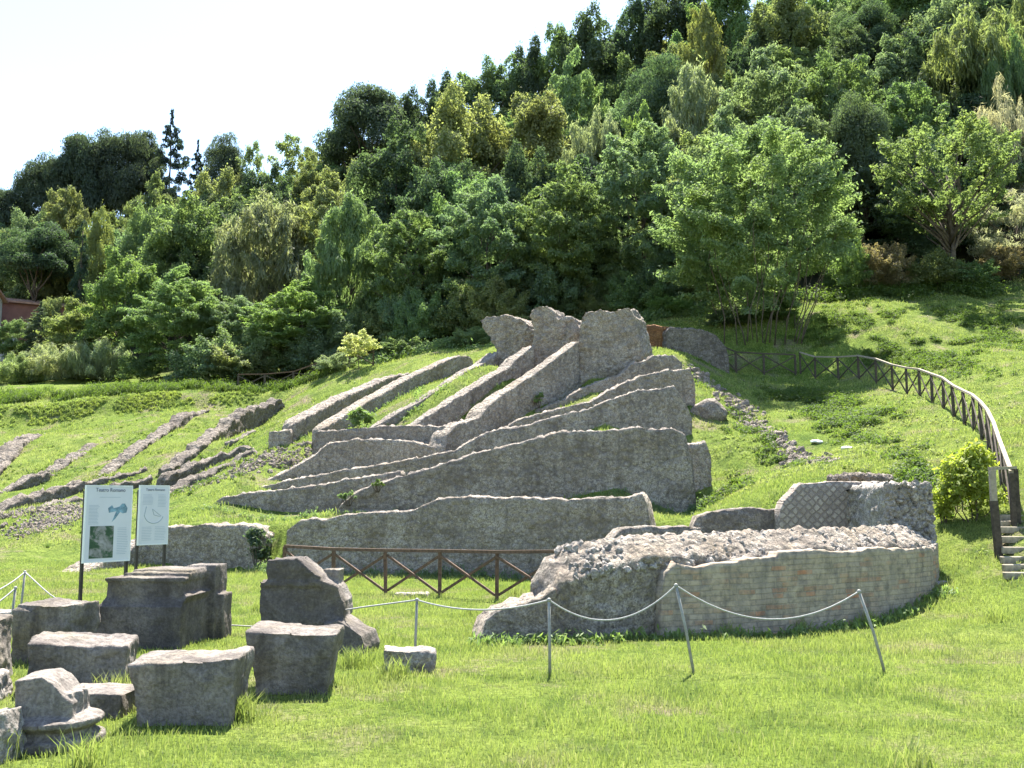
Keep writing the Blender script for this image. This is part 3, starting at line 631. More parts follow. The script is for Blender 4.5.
bm = bmesh.new(); frustum(bm, .68, .72, .7, .72, .8, .0, .0); box(bm, -.4, -.1, -.06, .5, 0, .74); frag('upright square block with a notched face behind the long low block', bm, ((50-512)*.0133, 13.3), R(-14), .022, .015, .045)
bm = bmesh.new(); box(bm, -.3, .42, 0, .6, 0, .26); frag('flat slab half hidden behind the column base', bm, ((92-512)*.0100, 10.0), R(-6), .02, .01, .03)
bm = bmesh.new(); frustum(bm, .6, .64, .4, .42, .3, 0, .03); frag('small low stone alone on the grass under the rope', bm, ((411-512)*.0124, 12.4), R(5), .018, .02, .05, M_pale)
bm = bmesh.new(); frustum(bm, .95, .98, .5, .52, .42, 0, 0); frag('pale pinkish block at the left edge behind the upright square block', bm, ((8-512)*.0158, 15.8), R(3), .022, .012, .03, M_pale)
bm = bmesh.new(); frustum(bm, .5, .44, .6, .5, .78, 0, .02); frag('broken dark block cut by the left edge beside the upright block', bm, ((-12-512)*.0118, 11.8), R(10), .022, .02, .05)
bm = bmesh.new(); frustum(bm, .4, .36, .5, .4, .33, 0, .02); frag('small broken stone at the left edge behind the column base', bm, ((-8-512)*.0107, 10.7), R(10), .02, .02, .04, M_pale)
bm = bmesh.new(); frustum(bm, .5, .42, .5, .4, .42, 0, -.03); frag('pale stone in the bottom left corner before the column base', bm, ((-19-512)*.0083, 8.3), R(-10), .02, .015, .04, M_pale)
# column base with fluted shaft piece
bm = bmesh.new()
def ringstack(bm, prof, seg=40, flute=0, cx=0, cy=.35):
    prev = None
    for r_, z in prof:
        ring = []
        for k in range(seg):
            a = 2*math.pi*k/seg; rr = r_*(1 - flute*(.5+.5*math.cos(a*12)))
            ring.append(bm.verts.new((cx+rr*math.cos(a), cy+rr*math.sin(a), z)))
        if prev:
            for k in range(seg): bm.faces.new((prev[k], prev[(k+1) % seg], ring[(k+1) % seg], ring[k]))
        else: bm.faces.new(ring[::-1])
        prev = ring
    bm.faces.new(prev)
ringstack(bm, [(.38, 0), (.42, .05), (.42, .12), (.35, .14), (.32, .185), (.35, .205), (.405, .235), (.405, .275), (.33, .3), (.27, .315)])
ringstack(bm, [(.27, .27), (.265, .5)], 72, .16, .0)
prism(bm, [Vector((x, .1, z)) for x, z in ((-.26, .2), (-.26, .3), (-.26, .62), (-.04, .65), (.05, .6), (.13, .5), (.22, .42), (.22, .2))], (0, .5, 0))
frag('fluted column base with round mouldings and a broken top', bm, ((55-512)*.0087, 8.7), R(6), .011, .006, .015, name='column_base', cat='column base', f=12)

# flat white slab in the grass under the fence
bm = bmesh.new(); frustum(bm, .8, .76, .5, .46, .09, 0, 0); frag('flat pale slab lying in the grass under the brown rail fence', bm, ((412-512)*.0226, 22.6), 0, .03, .01, .02, M_pale, name='stone_slab', cat='slab')

# ------------------------------------------------------------------ rope barrier
posts = {}
PG = 'rope barrier posts around the ruin'
def rope_post(label, top, base_u):
    t = P(*top); d = top[2]; bx = (base_u-512)/F*d/ (P(512, 670, d).y/d); bx = (base_u-512)/F*d*1.0; b = Vector((bx, d, T1(bx, d)))
    e = empty('barrier_post', b); tag(e, label, 'post', PG)
    bm = bmesh.new(); h = t-b; add_tube(bm, [Vector((0, 0, -.15)), h*.5, h*.98], [.019, .018, .018], 8); obj('shaft', bm_mesh(bm, smooth=True), M_metalpost, e)
    bm = bmesh.new(); bmesh.ops.create_uvsphere(bm, u_segments=10, v_segments=6, radius=.027, matrix=Matrix.Translation(h)); obj('rope_eye', bm_mesh(bm, smooth=True), M_metalpost, e)
    return t
tA = rope_post('upright barrier post left of the curved ruin', (549, 600, 12.2), 549)
tB = rope_post('slightly leaning barrier post before the middle of the curved ruin', (676, 585.5, 12.3), 691)
tC = rope_post('strongly leaning barrier post before the right end of the curved ruin', (859, 591.5, 12.6), 878)
tD = rope_post('barrier post behind the small low stone', (417, 600, 13.1), 417)
tE = rope_post('thin barrier post farther back at the left edge', (25, 572, 17.2), 29)
tF = rope_post('thin leaning barrier post just before the farther one at the left edge', (15.5, 588, 15.0), 20)
def rope(label, pts, rad=.011):
    bm = bmesh.new(); pl = []
    for a, b in zip(pts, pts[1:]):
        for i in range(4): pl.append(a.lerp(b, i/4))
    pl.append(pts[-1]); pl2 = [pl[0]] + [(pl[i-1]+pl[i]*2+pl[i+1])/4 for i in range(1, len(pl)-1)] + [pl[-1]]
    add_tube(bm, pl2, rad, 6); tag(obj('rope', bm_mesh(bm, smooth=True), M_rope), label, 'rope', 'barrier ropes between the posts')
def sag(a, b, s, n=12):
    return [a.lerp(b, i/n) - Vector((0, 0, s*4*(i/n)*(1-i/n))) for i in range(n+1)]
rope('sagging rope between the upright post and the slightly leaning post', sag(tA, tB, .32))
rope('sagging rope between the slightly leaning and the strongly leaning post', sag(tB, tC, .37))
rope('nearly taut rope between the upright post and the post behind the small stone', sag(tD, tA, .12))
def gz(u, d, h): x = (u-512)/F*d; return Vector((x, d, T1(x, d)+h))
rope('long slack rope passing behind the carved blocks', [tE, P(50, 595, 16.8), P(77, 611, 16.7), P(105, 626, 16.9), gz(165, 17.1, .04), P(228, 625, 16.2), P(262, 627, 15.4), P(345, 609.5, 14), tD])
rope('rope from the farther left post out past the left edge', sag(tE, P(-70, 590, 15), .25), .012)
rope('rope from the leaning left post out past the left edge', sag(tF, P(-70, 612, 13.5), .2), .012)

# ------------------------------------------------------------------ rail fences with crossed braces
def xfence(label, pts, h, mp, mr, pw, rw, mb=None, sink=.2, every=None, base_lift=.08):
    """pts: plan points of the posts (x, y)"""
    e = empty('rail_fence', (pts[0][0], pts[0][1], T1(*pts[0]))); tag(e, label, 'fence'); o0 = Vector(e.location)
    B = [Vector((x, y, T1(x, y))) for x, y in pts]; n = len(B)
    for b in B:
        bm = bmesh.new(); add_beam(bm, b-o0-Vector((0, 0, sink)), b-o0+Vector((random.uniform(-.03, .03), random.uniform(-.03, .03), h-rw*.5+random.uniform(-.01, .05))), pw*random.uniform(.85, 1.1), pw, Vector((0, 1, 0))); obj('post', bm_mesh(bm), mp, e)
    bm = bmesh.new()
    for a, b in zip(B, B[1:]): add_beam(bm, a-o0+Vector((0, 0, h)), b-o0+Vector((0, 0, h)), rw*1.25, rw)
    obj('top_rail', bm_mesh(bm), mr, e)
    for a, b in zip(B, B[1:]):
        nrm = Vector((-(b-a).y, (b-a).x, 0)).normalized()*.022
        for (p, q, s) in ((a+Vector((0, 0, base_lift)), b+Vector((0, 0, h-.09)), 1), (a+Vector((0, 0, h-.09)), b+Vector((0, 0, base_lift)), -1)):
            bm = bmesh.new(); t = (q-p).normalized()*.04; add_beam(bm, p-o0+t+nrm*s, q-o0-t+nrm*s, pw*.42, pw*.62); obj('cross_brace', bm_mesh(bm), mb or mp, e)
    return e
def pl(u, d): return ((u-512)/F*d, d)
xfence('brown wooden rail fence with crossed braces before the long front wall', [pl(288, 24.6), pl(336, 23.9), pl(388, 23.2), pl(441, 22.4), pl(497, 21.6), pl(560, 20.8)], 1.0, M_wood, M_wood, .085, .07)
path_f = [P(995, 500, 21.8), P(1003, 460, 24), P(985, 410, 27.5), P(966, 390, 31.5), P(944, 385, 35), P(915, 380, 40), P(880, 378, 44.5), P(840, 372, 49), P(800, 372, 52.3)]
ctrl = [Vector((p.x, p.y)) for p in RAIL]
def resample(ctrl, stepl):
    out = [ctrl[0]]; acc = 0
    dense = []
    for i in range(len(ctrl)-1):
        p0, p1, p2, p3 = ctrl[max(i-1, 0)], ctrl[i], ctrl[i+1], ctrl[min(i+2, len(ctrl)-1)]
        for k in range(20):
            t = k/20; dense.append(.5*((2*p1)+(p2-p0)*t+(2*p0-5*p1+4*p2-p3)*t*t+(3*p1-p0-3*p2+p3)*t**3))
    dense.append(ctrl[-1])
    for a, b in zip(dense, dense[1:]):
        acc += (b-a).length
        if acc >= stepl: out.append(b); acc = 0
    if acc > .5: out.append(dense[-1])
    return [(p.x, p.y) for p in out]
xfence('long curved dark fence with a pale top rail climbing the right slope', resample(ctrl, 1.75), 1.15, M_darkwood, M_rail, .085, .07)
xfence('shaded dark fence with crossed braces under the acacia clump', [pl(u, 52.2) for u in (798, 766, 738, 712)], 1.1, M_darkwood, M_darkwood, .1, .07)  # dark rail: the shade of the clump is put into its colour
xfence('small distant fence at the foot of the wood on the left', [pl(u, d) for u, d in ((236, 62.3), (263, 62.5), (292, 62.6), (320, 62.4), (348, 61.6), (372, 60.6))], 1.0, M_darkwood, M_wood, .1, .07)
# stair railing at the foot of the right fence
sr = empty('stair_railing', (pl(993, 20.3)[0], 20.3, T1(*pl(993, 20.3)))); tag(sr, 'pale-topped railing frame at the foot of the stairs by the right edge', 'railing')
b0 = Vector(sr.location); a_t = P(992, 470, 20.3) - b0; c_t = P(1013, 469, 21.4) - b0
bm = bmesh.new(); add_beam(bm, (0, 0, -.2), a_t + Vector((0, 0, -.62)), .13, .11, Vector((0, 1, 0))); obj('post', bm_mesh(bm), M_darkwood, sr)
bm = bmesh.new(); add_beam(bm, a_t + Vector((0, 0, -.62)), a_t, .11, .1, Vector((0, 1, 0))); obj('post_top', bm_mesh(bm), M_rail, sr)
bm = bmesh.new(); gb = Vector((c_t.x, c_t.y, T1(c_t.x+b0.x, c_t.y+b0.y)-b0.z-.2)); add_beam(bm, gb, c_t, .16, .14, Vector((0, 1, 0))); obj('post', bm_mesh(bm), M_darkwood, sr)
bm = bmesh.new(); add_beam(bm, a_t+Vector((-.05, 0, .03)), c_t+Vector((.05, 0, .03)), .07, .06); obj('top_rail', bm_mesh(bm), M_rail, sr)
# stair treads
SG = 'timber treads of the stairs by the right edge'
for i in range(8):
    d = 19.0 + i*.42; u0 = 998 if i > 1 else 1000; a = P(u0, 500, d); z = T1(a.x+.4, d)
    bm = bmesh.new(); add_beam(bm, (0, 0, 0), (1.5, .04*random.uniform(-1, 1), random.uniform(-.02, .02)), .16, .14); bmesh.ops.bevel(bm, geom=bm.edges[:], offset=.012, segments=1, affect='EDGES')
    o = obj('stair_tread', bm_mesh(bm), M_stepwood, loc=(a.x, d, z-.025))
    tag(o, ['lowest', 'second lowest', 'third lowest', 'fourth lowest', 'fourth highest', 'third highest', 'second highest', 'highest'][i] + ' pale timber tread of the grassy stairs below the railing', 'step', SG)
for (u, v, d, l_) in ((938, 573, 19.6, .5), (922, 577, 19.0, .9)):
    q = P(u, v, d); bm = bmesh.new(); frustum(bm, l_, l_*.9, .2, .18, .1)
    frag('short pale stone lying in the grass beside the stairs' if l_ < .6 else 'longer pale stone lying in the grass right of the curved ruin', bm, (q.x, q.y), R(8), .03, .01, .03, M_pale, name='kerb_stone', cat='stone')
for (u, v, d, lb) in ((817, 430, 36, 'white litter scrap on the right slope, the higher of two'), (848, 449, 33, 'white litter scrap on the right slope, the lower of two')):
    x = (u-512)/F*d; bm = bmesh.new(); bmesh.ops.create_icosphere(bm, subdivisions=3, radius=.2, matrix=Matrix.Diagonal((1.1, .7, .35, 1))); me = bm_mesh(bm, smooth=True); rough(me, .05, 6)
    tag(obj('litter', me, M_white, loc=(x, d, T1(x, d)+.06)), lb, 'litter')

# ------------------------------------------------------------------ information boards
def text_mesh(s, size):
    c = bpy.data.curves.new('t', 'FONT'); c.body = s; c.size = size; c.align_x = 'CENTER'; c.extrude = .0015
    o = bpy.data.objects.new('t', c); COL.objects.link(o); dg = bpy.context.evaluated_depsgraph_get(); dg.update()
    me = bpy.data.meshes.new_from_object(o.evaluated_get(dg)); bpy.data.objects.remove(o); return me
def photo_mat():
    t = NT('printed_aerial_photo'); p = t.objc(); n = t.noise(p, 4, 5, .6, 1.2); n2 = t.noise(p, 18, 4, .7)
    c = t.ramp(t.math('ADD', n, t.math('MULTIPLY', n2, .25)), [(.4, (.02, .05, .035)), (.55, (.04, .09, .05)), (.64, (.2, .2, .19)), (.78, (.34, .33, .34))])
    return t.principled(c, .35)
M_photo = photo_mat()
def board(label, L_, Rr, ztop, zbot, big):
    w_ = (Rr-L_).xy.length; ang = math.atan2(Rr.y-L_.y, Rr.x-L_.x); base = T1(L_.x, L_.y)
    e = empty('information_board', (L_.x, L_.y, base), ang); tag(e, label, 'information board')
    h = ztop-zbot; zb = zbot-base
    def part(name, boxes, mat, parent=e, bev=0):
        bm = bmesh.new()
        for x0, x1, y0, y1, z0, z1 in boxes: box(bm, x0, x1, y0, y1, z0, z1)
        return obj(name, bm_mesh(bm), mat, parent)
    pn = part('panel', [(.012, w_-.012, 0, .03, zb+.012, zb+h-.012)], M_panel)
    part('panel_edge', [(0, .024, -.006, .034, zb, zb+h), (w_-.02, w_, -.006, .034, zb, zb+h), (.024, w_-.02, -.006, .034, zb+h-.02, zb+h), (.024, w_-.02, -.006, .034, zb, zb+.025)], M_panelframe)
    for x in ((.03, w_-.03)): part('post', [(x-.025, x+.025, .036, .086, -.4, zb+h-.1)], M_signpost)
    y1 = -.0045
    for wd, fx in (('Teatro', .34), ('Romano', .67)):
        obj('heading_word', text_mesh(wd, .085*w_/.86), M_ink, pn, (w_*fx, y1, zb+h-.115), (math.pi/2, 0, 0))
    X = lambda f_: f_*w_; Z = lambda f_: zb+h*(1-f_)
    def lines(x0, x1, t0, t1, n):
        bx = []
        for i in range(n):
            z = Z(t0+(t1-t0)*i/n); bx.append((X(x0), X(x1-random.uniform(0, .05)), -.003, 0, z-.006, z+.001))
        return bx
    if big:
        for ln in (lines(.08, .3, .26, .72*.72, 14), lines(.3, .78, .155, .185, 1), lines(.7, .94, .56, .92, 16)): part('text_column', ln, M_inkpale, pn)
        part('printed_photo', [(X(.12), X(.62), -.004, 0, Z(.945), Z(.53))], M_photo, pn)
        bm = bmesh.new()
        prism(bm, [Vector((X(a), -.003, Z(b))) for a, b in ((.48, .3), (.56, .26), (.6, .3), (.72, .28), (.78, .24), (.84, .24), (.9, .3), (.88, .36), (.8, .37), (.74, .35), (.64, .44), (.57, .48), (.62, .4), (.66, .34), (.5, .36))], (0, .002, 0)); obj('printed_map', bm_mesh(bm), M_map, pn)
    else:
        for ln in (lines(.12, .46, .16, .34, 8), lines(.62, .92, .16, .38, 9), lines(.12, .46, .7, .94, 9), lines(.55, .92, .7, .94, 9)): part('text_column', ln, M_inkpale, pn)
        bm = bmesh.new()
        ring = [(X(.5+.32*math.cos(a)), Z(.48+.16*math.sin(a))) for a in np.linspace(.3, 3.0, 14)] + [(X(.24), Z(.36))]
        add_tube(bm, [Vector((x, -.002, z)) for x, z in ring], .008, 4); add_tube(bm, [Vector((X(.44), -.002, Z(.4))), Vector((X(.5), -.002, Z(.5))), Vector((X(.72), -.002, Z(.53)))], .006, 4)
        add_tube(bm, [Vector((X(.44), -.002, Z(.4))), Vector((X(.74), -.002, Z(.52)))], .005, 4); obj('printed_plan', bm_mesh(bm), M_inkpale, pn)
l_, r_ = P(84.5, 520, 17.9), P(131.5, 520, 18.7); board('large pale information board with a printed photo in its lower left corner', l_, r_, P(84, 485, 17.9).z, P(84, 563.5, 17.9).z, True)
l_, r_ = P(138.5, 520, 20.6), P(168.5, 520, 21.2); board('small narrow information board on two dark posts without a photo', l_, r_, P(138, 485, 20.6).z, P(138, 545.5, 20.6).z, False)

# ------------------------------------------------------------------ foliage
def leaves(centers, radii, counts, L_, Wd, up=.35, drop=0.0, shell=.55, flat=1.0, vertical=False, seed=0, dirs=None, stray=1.65, key_=None):
    r = np.random.default_rng(seed); C = []; N = []
    for q_, (c, rad, n) in enumerate(zip(centers, radii, counts)):
        n = max(1, int(n)); d = r.normal(size=(n, 3)); d /= np.linalg.norm(d, axis=1)[:, None] + 1e-9
        d[:, 2] = np.where(d[:, 2] < -.35, -d[:, 2], d[:, 2])
        k = shell + (1-shell)*r.random(n)**.6
        k = np.where(r.random(n) < .16, k*r.uniform(1.0, stray, n), k)
        p = d*k[:, None]*rad; p[:, 2] *= flat
        if dirs is not None:
            sd_ = np.asarray(dirs[q_]); al = p @ sd_; p = (p - al[:, None]*sd_)*.72*(1-.22*np.clip(al/rad, -1, 1.6))[:, None] + al[:, None]*sd_*(1.75 if key_ is None else key_)
        C.append(p + np.asarray(c)); N.append(d)
    C = np.concatenate(C); N = np.concatenate(N); m = len(C)
    if vertical:
        ax = r.normal(size=(m, 3))*.28; ax[:, 2] = 1
        nn = N + r.normal(size=(m, 3))*.5
    else:
        nn = N*.7 + np.array([0, 0, up]) + r.normal(size=(m, 3))*.55
        ax = r.normal(size=(m, 3)); ax[:, 2] -= drop
    nn /= np.linalg.norm(nn, axis=1)[:, None]
    ax -= (ax*nn).sum(1)[:, None]*nn; ax /= np.linalg.norm(ax, axis=1)[:, None]+1e-9
    bx = np.cross(nn, ax); ls = L_*r.uniform(.6, 1.3, m)[:, None]; ws = Wd*r.uniform(.6, 1.3, m)[:, None]
    fold = nn*ws*.25
    V = np.stack([C - ax*ls*.5, C + bx*ws*.5 - fold + ax*ls*.08, C + ax*ls*.5 - nn*ls*.12, C - bx*ws*.5 - fold + ax*ls*.08], 1).reshape(-1, 3)
    return V, np.arange(4*m).reshape(-1, 4)
def tube_arr(bm, a, b, r0, r1, wob=.0, n=4, seed=0):
    rr = random.Random(seed); a = Vector(a); b = Vector(b); ln = (b-a).length
    pts = [a.lerp(b, i/n) + Vector((rr.uniform(-1, 1), rr.uniform(-1, 1), 0))*wob*ln*(1 if 0 < i < n else 0) for i in range(n+1)]
    add_tube(bm, pts, [r0+(r1-r0)*i/n for i in range(n+1)], 6)
KIND = {}
def mk_kind(key, seed, H, W_, base, npuff, prad, nleaf, L_, Wd, shape='round', trunk=.16, flat=.85, up=.35, drop=0., vertical=False, limbs=7, stems=1, shell=.55):
    r = np.random.default_rng(seed); cs = []; rs = []
    for i in range(npuff):
        if shape == 'cone':
            t = (i+.5)/npuff; z = base + (H-base)*t; ww = W_*.5*(.04+.96*min(1, max(0, (.93-t))/.22)**.9)*r.uniform(.5, 1.05); a = r.uniform(0, 6.28)
            c = (ww*.75*math.cos(a), ww*.75*math.sin(a), z); rad = max(.16, prad*(1-t*.7)*(1 if t < .9 else .4))*r.uniform(.8, 1.2)
        elif shape == 'column':
            t = (i+.5)/npuff; z = base + (H-base)*t; ww = W_*.5*math.sin(math.pi*min(.98, .15+.8*t))**.6; a = r.uniform(0, 6.28)
            c = (ww*.6*math.cos(a), ww*.6*math.sin(a), z); rad = prad*r.uniform(.7, 1.1)*(1-.45*t)
        elif shape == 'bush':
            a = r.uniform(0, 6.28); q = math.sqrt(r.random()); z = H*(.15+.75*r.random()*math.sqrt(max(0, 1-q*q*.8)))
            c = (W_*.42*q*math.cos(a), W_*.42*q*math.sin(a), z); rad = prad*r.uniform(.6, 1.3)
        else:
            d = r.normal(size=3); d /= np.linalg.norm(d); k = r.uniform(.45, 1.0)**.7; hh = (H-base)/2
            if shape == 'pine': d[2] = abs(d[2])*.9 - .25
            if shape == 'spread': d[2] = d[2]*.8+.1
            z = base + hh + d[2]*k*hh*.9
            tw = 1.0
            if shape == 'round': tw = 1.0 - .25*max(0, d[2])
            c = (d[0]*k*W_*.43*tw, d[1]*k*W_*.43*tw, z); rad = prad*.85*r.uniform(.5, 1.4)
        cs.append(c); rs.append(rad)
    rs = np.array(rs); cnt = nleaf*rs**2/np.sum(rs**2)
    dr = None
    if shape in ('round', 'thick', 'spread', 'bush'):
        dr = np.array(cs) - np.array([0, 0, base + (H-base)*.18]); dr /= np.linalg.norm(dr, axis=1)[:, None]; dr = dr + np.array([0, 0, {'bush': .45, 'thick': .3, 'spread': .35}.get(shape, .12)]) + r.normal(size=dr.shape)*.35; dr /= np.linalg.norm(dr, axis=1)[:, None]
    V, Fc = leaves(cs, rs, cnt, L_, Wd, up, drop, shell, flat, vertical, seed+1, dr, key_=1.35 if shape == 'round' else 1.75, stray=1.2 if shape in ('pine', 'column', 'cone') else 1.45)
    crown = fast_mesh(key+'_crown', V, Fc)
    bm = bmesh.new(); rr = random.Random(seed)
    order = sorted(range(npuff), key=lambda i: rr.random())
    if stems == 1:
        top = Vector((rr.uniform(-.2, .2), rr.uniform(-.2, .2), base + (H-base)*(.55 if shape not in ('cone', 'column') else .95)))
        tube_arr(bm, (0, 0, -.8), top, trunk, trunk*.3, .03, 6, seed)
        for i in order[:limbs]:
            c = Vector(cs[i]); s0 = max(.6, min(top.z*.95, c.z*rr.uniform(.35, .65))); tube_arr(bm, (top.x*s0/top.z, top.y*s0/top.z, s0), c, trunk*.42, trunk*.1, .06, 4, seed+i)
    else:
        for i in order[:stems]:
            c = Vector(cs[i]); a = Vector((c.x*.55+rr.uniform(-.5, .5), c.y*.55+rr.uniform(-.5, .5), -.8)); tube_arr(bm, a, c, trunk*rr.uniform(.6, 1), trunk*.3, .025, 6, seed+i)
    tr = bm_mesh(bm, key+'_trunk', True)
    crown.materials.append(M_leaf); tr.materials.append(M_bark)
    rad_ = np.hypot(V[:, 0], V[:, 1]); KIND[key] = (crown, tr, float(np.percentile(V[:, 2], 99.7)), 2*float(np.percentile(rad_, 97)))
for i in range(3): mk_kind('broad%d' % i, 100+i, 10, 8, .7, 105, 1.0, 42000, .2, .12, 'round')
for i in range(3): mk_kind('feather%d' % i, 120+i, 10, 8, .4, 190, .72, 44000, .24, .085, 'round', .13, .62, .5, .9, limbs=10)
for i in range(2): mk_kind('pine%d' % i, 140+i, 11, 7.5, .6, 70, 1.15, 34000, .22, .075, 'pine', .2, .75, .3)
mk_kind('fir', 150, 12, 5.0, .6, 170, .85, 34000, .24, .09, 'cone', .16, .55, .2, .8)
mk_kind('cypress', 151, 10, 1.7, .3, 30, .6, 9000, .22, .08, 'column', .12, 1.3, .1, 0, True)
for i in range(2): mk_kind('bush%d' % i, 160+i, 4, 5, .2, 60, .62, 16000, .17, .1, 'bush', .06, .9, limbs=4)
for i in range(2): mk_kind('willow%d' % i, 165+i, 8, 7, .4, 150, .72, 36000, .34, .07, 'round', .12, 1.3, .2, 0, True)
mk_kind('cane', 170, 3.2, 6, 0, 60, .7, 15000, .55, .05, 'bush', .03, 1.3, .1, 0, True, limbs=3)
mk_kind('thicket', 180, 12, 11, .1, 290, .85, 92000, .22, .095, 'thick', .042, .62, .5, .7, stems=30, shell=.3)
mk_kind('open', 190, 10.5, 9.5, 1.4, 260, .5, 24000, .19, .1, 'spread', .2, .7, .5, .2, limbs=34, shell=.2)
mk_kind('sparse', 195, 9, 5, 2.5, 60, .62, 6500, .22, .1, 'round', .1, .7, .4, limbs=14, shell=.2)
mk_kind('bare', 198, 6, 4, .5, 80, .45, 7000, .3, .03, 'round', .1, 1.2, .2, 0, True, limbs=24, shell=.2)
mk_kind('sapling', 199, 3.2, 3.2, 1.0, 46, .4, 4200, .17, .1, 'round', .04, limbs=12)
GC = dict(bankc=(0.207, 0.256, 0.085), openc=(0.187, 0.223, 0.106), mid=(0.140, 0.198, 0.098), olive=(0.179, 0.206, 0.107), dark=(0.071, 0.105, 0.065), blue=(0.149, 0.206, 0.137), bright=(0.164, 0.233, 0.092), yellow=(0.206, 0.235, 0.104), lemon=(0.412, 0.423, 0.244), grey=(0.227, 0.257, 0.187), pine=(0.066, 0.091, 0.067), fir=(0.030, 0.048, 0.046), pale=(0.168, 0.222, 0.123), dry=(0.290, 0.284, 0.259), rust=(0.221, 0.185, 0.127), cyp=(0.039, 0.063, 0.043))  # leaf greens brightened overall, a pale haze veil put into their colour
TREES = []
def tree(label, u, vtop, wpx, d, kind, colr, group='trees of the wood on the hillside', name='tree', cat='tree', hmin=1.2, zsc=None):
    crown, tr, H, W_ = KIND[kind]; t = P(u, vtop, d); x = t.x; z = T1(x, d)
    h = max(hmin, t.z - z); sw = wpx/F*d/W_; sh = h/H
    e = empty(name, (x, d, z), random.uniform(0, 6.28)); tag(e, label, cat, group); e.scale = (sw, sw, sh)
    c = obj('crown', crown, None, e); g = GC[colr]; k = random.uniform(.88, 1.12); c.color = (g[0]*k*random.uniform(.92, 1.08), g[1]*k, g[2]*k, 1)
    obj('trunk', tr, None, e); TREES.append((u, vtop, wpx, d, h)); return e
B = 'broad%d'; Fe = 'feather%d'; Pi = 'pine%d'; Wi = 'willow%d'
# foremost row
tree('large light green acacia clump with many thin trunks above the slab wall', 746, 130, 192, 55.5, 'thicket', 'pale', None)
tree('open yellow-green tree with dark bare limbs on the right-hand bank', 943, 122, 146, 62.4, 'open', 'openc', None)
tree('wide feathery grey-green tree left of the acacia clump', 642, 128, 130, 66, Fe % 0, 'blue')
tree('feathery mid-green tree above the tall ruin blocks', 566, 165, 110, 66, Fe % 1, 'mid')
tree('feathery blue-green tree with bright tips behind the mushroom-shaped block', 487, 178, 112, 66.5, Fe % 2, 'blue')
tree('green tree with hanging sprays above the blunt-ended straight wall', 412, 212, 96, 69, Fe % 0, 'mid')
tree('pale green tree between the yellow sapling and the olive willow', 352, 200, 100, 73, Wi % 1, 'pale')
tree('bright green bushy tree just above the small distant fence', 300, 282, 112, 69.5, Fe % 1, 'bright')
tree('grey-green cone-shaped leafy tree behind the grass terrace', 180, 270, 104, 71, Fe % 2, 'mid')
tree('mid-green leafy tree right of the grey-green cone-shaped one', 236, 298, 84, 71, Fe % 0, 'blue')
tree('fresh green round-topped tree above the yellow-green shrub', 126, 252, 78, 77, B % 1, 'bright')
tree('olive willow-like tree with upright streaky leaves', 262, 200, 104, 82, Wi % 0, 'grey')
tree('full green tree left of the olive willow-like tree', 187, 200, 96, 86, B % 2, 'mid')
tree('small bright yellow-green tree beside the narrow cypress', 100, 212, 46, 92, B % 0, 'yellow')
tree('narrow dark cypress in front of the pines', 82, 222, 20, 88, 'cypress', 'cyp')
tree('yellow-green shrubby tree above the grey canes', 84, 302, 78, 79, B % 1, 'yellow')
tree('small dark conical conifer right of the red house', 41, 304, 30, 81, 'fir', 'pine')
tree('olive bush covering the right end of the red house', 52, 298, 34, 86, B % 0, 'olive')
tree('leafy green bush hiding the foot of the red house', 16, 320, 46, 83, B % 2, 'mid')
tree('small pale lemon-yellow tree at the edge of the wood', 358, 331, 44, 60, 'sapling', 'lemon', None)
tree('tall grey-green canes left of centre behind the terrace bank', 62, 344, 76, 73, 'cane', 'grey', 'shrubs on the terrace', 'cane_clump', 'shrub')
tree('tall grey-green canes ending at the cone-shaped tree', 103, 342, 70, 73, 'cane', 'grey', 'shrubs on the terrace', 'cane_clump', 'shrub')
tree('pale green shrub at the left edge of the terrace', 10, 352, 70, 72, 'cane', 'pale', 'shrubs on the terrace', 'shrub', 'shrub')
tree('dark leafy shrub between the canes and the cone-shaped tree', 141, 355, 44, 71, 'bush1', 'mid', 'shrubs on the terrace', 'shrub', 'shrub')
tree('grey-green shrub under the small pale yellow tree', 335, 360, 44, 61.5, 'bush0', 'grey', 'shrubs on the terrace', 'shrub', 'shrub')
tree('low green shrub right of the small pale yellow tree', 402, 343, 50, 63, 'bush1', 'mid', 'shrubs on the terrace', 'shrub', 'shrub')
tree('light green shrub behind the leaning mushroom-shaped block', 470, 330, 40, 61, 'bush0', 'pale', 'shrubs on the terrace', 'shrub', 'shrub')
# right bank
tree('tall dark tree between the acacia clump and the open yellow-green tree', 858, 100, 78, 70, Pi % 0, 'dark')
tree('greyish twiggy bush at the right edge of the bank', 1012, 190, 84, 64, 'bare', 'dry')
tree('silvery dead tree high at the right edge', 1004, 78, 66, 70, 'bare', 'dry')
tree('brownish shrub at the foot of the open tree', 880, 245, 60, 62.6, 'bush1', 'rust', 'shrubs on the right bank', 'shrub', 'shrub')
tree('dark round shrub right under the open yellow-green tree', 936, 250, 66, 62.6, 'bush0', 'olive', 'shrubs on the right bank', 'shrub', 'shrub')
tree('reddish shrub at the right edge of the bank', 1008, 248, 60, 62.6, 'bush1', 'rust', 'shrubs on the right bank', 'shrub', 'shrub')
tree('green shrub between the acacia clump and the brownish shrub', 846, 238, 54, 62.5, 'bush0', 'bright', 'shrubs on the right bank', 'shrub', 'shrub')
tree('light green weedy shrub right of the dark round one', 972, 262, 50, 62, 'bush1', 'mid', 'shrubs on the right bank', 'shrub', 'shrub')
tree('dark bush among the thin trunks of the acacia clump, left one', 728, 308, 50, 56.5, 'bush0', 'dark', 'shrubs on the right bank', 'shrub', 'shrub')
tree('dark bush among the thin trunks of the acacia clump, right one', 778, 312, 46, 57, 'bush1', 'mid', 'shrubs on the right bank', 'shrub', 'shrub')
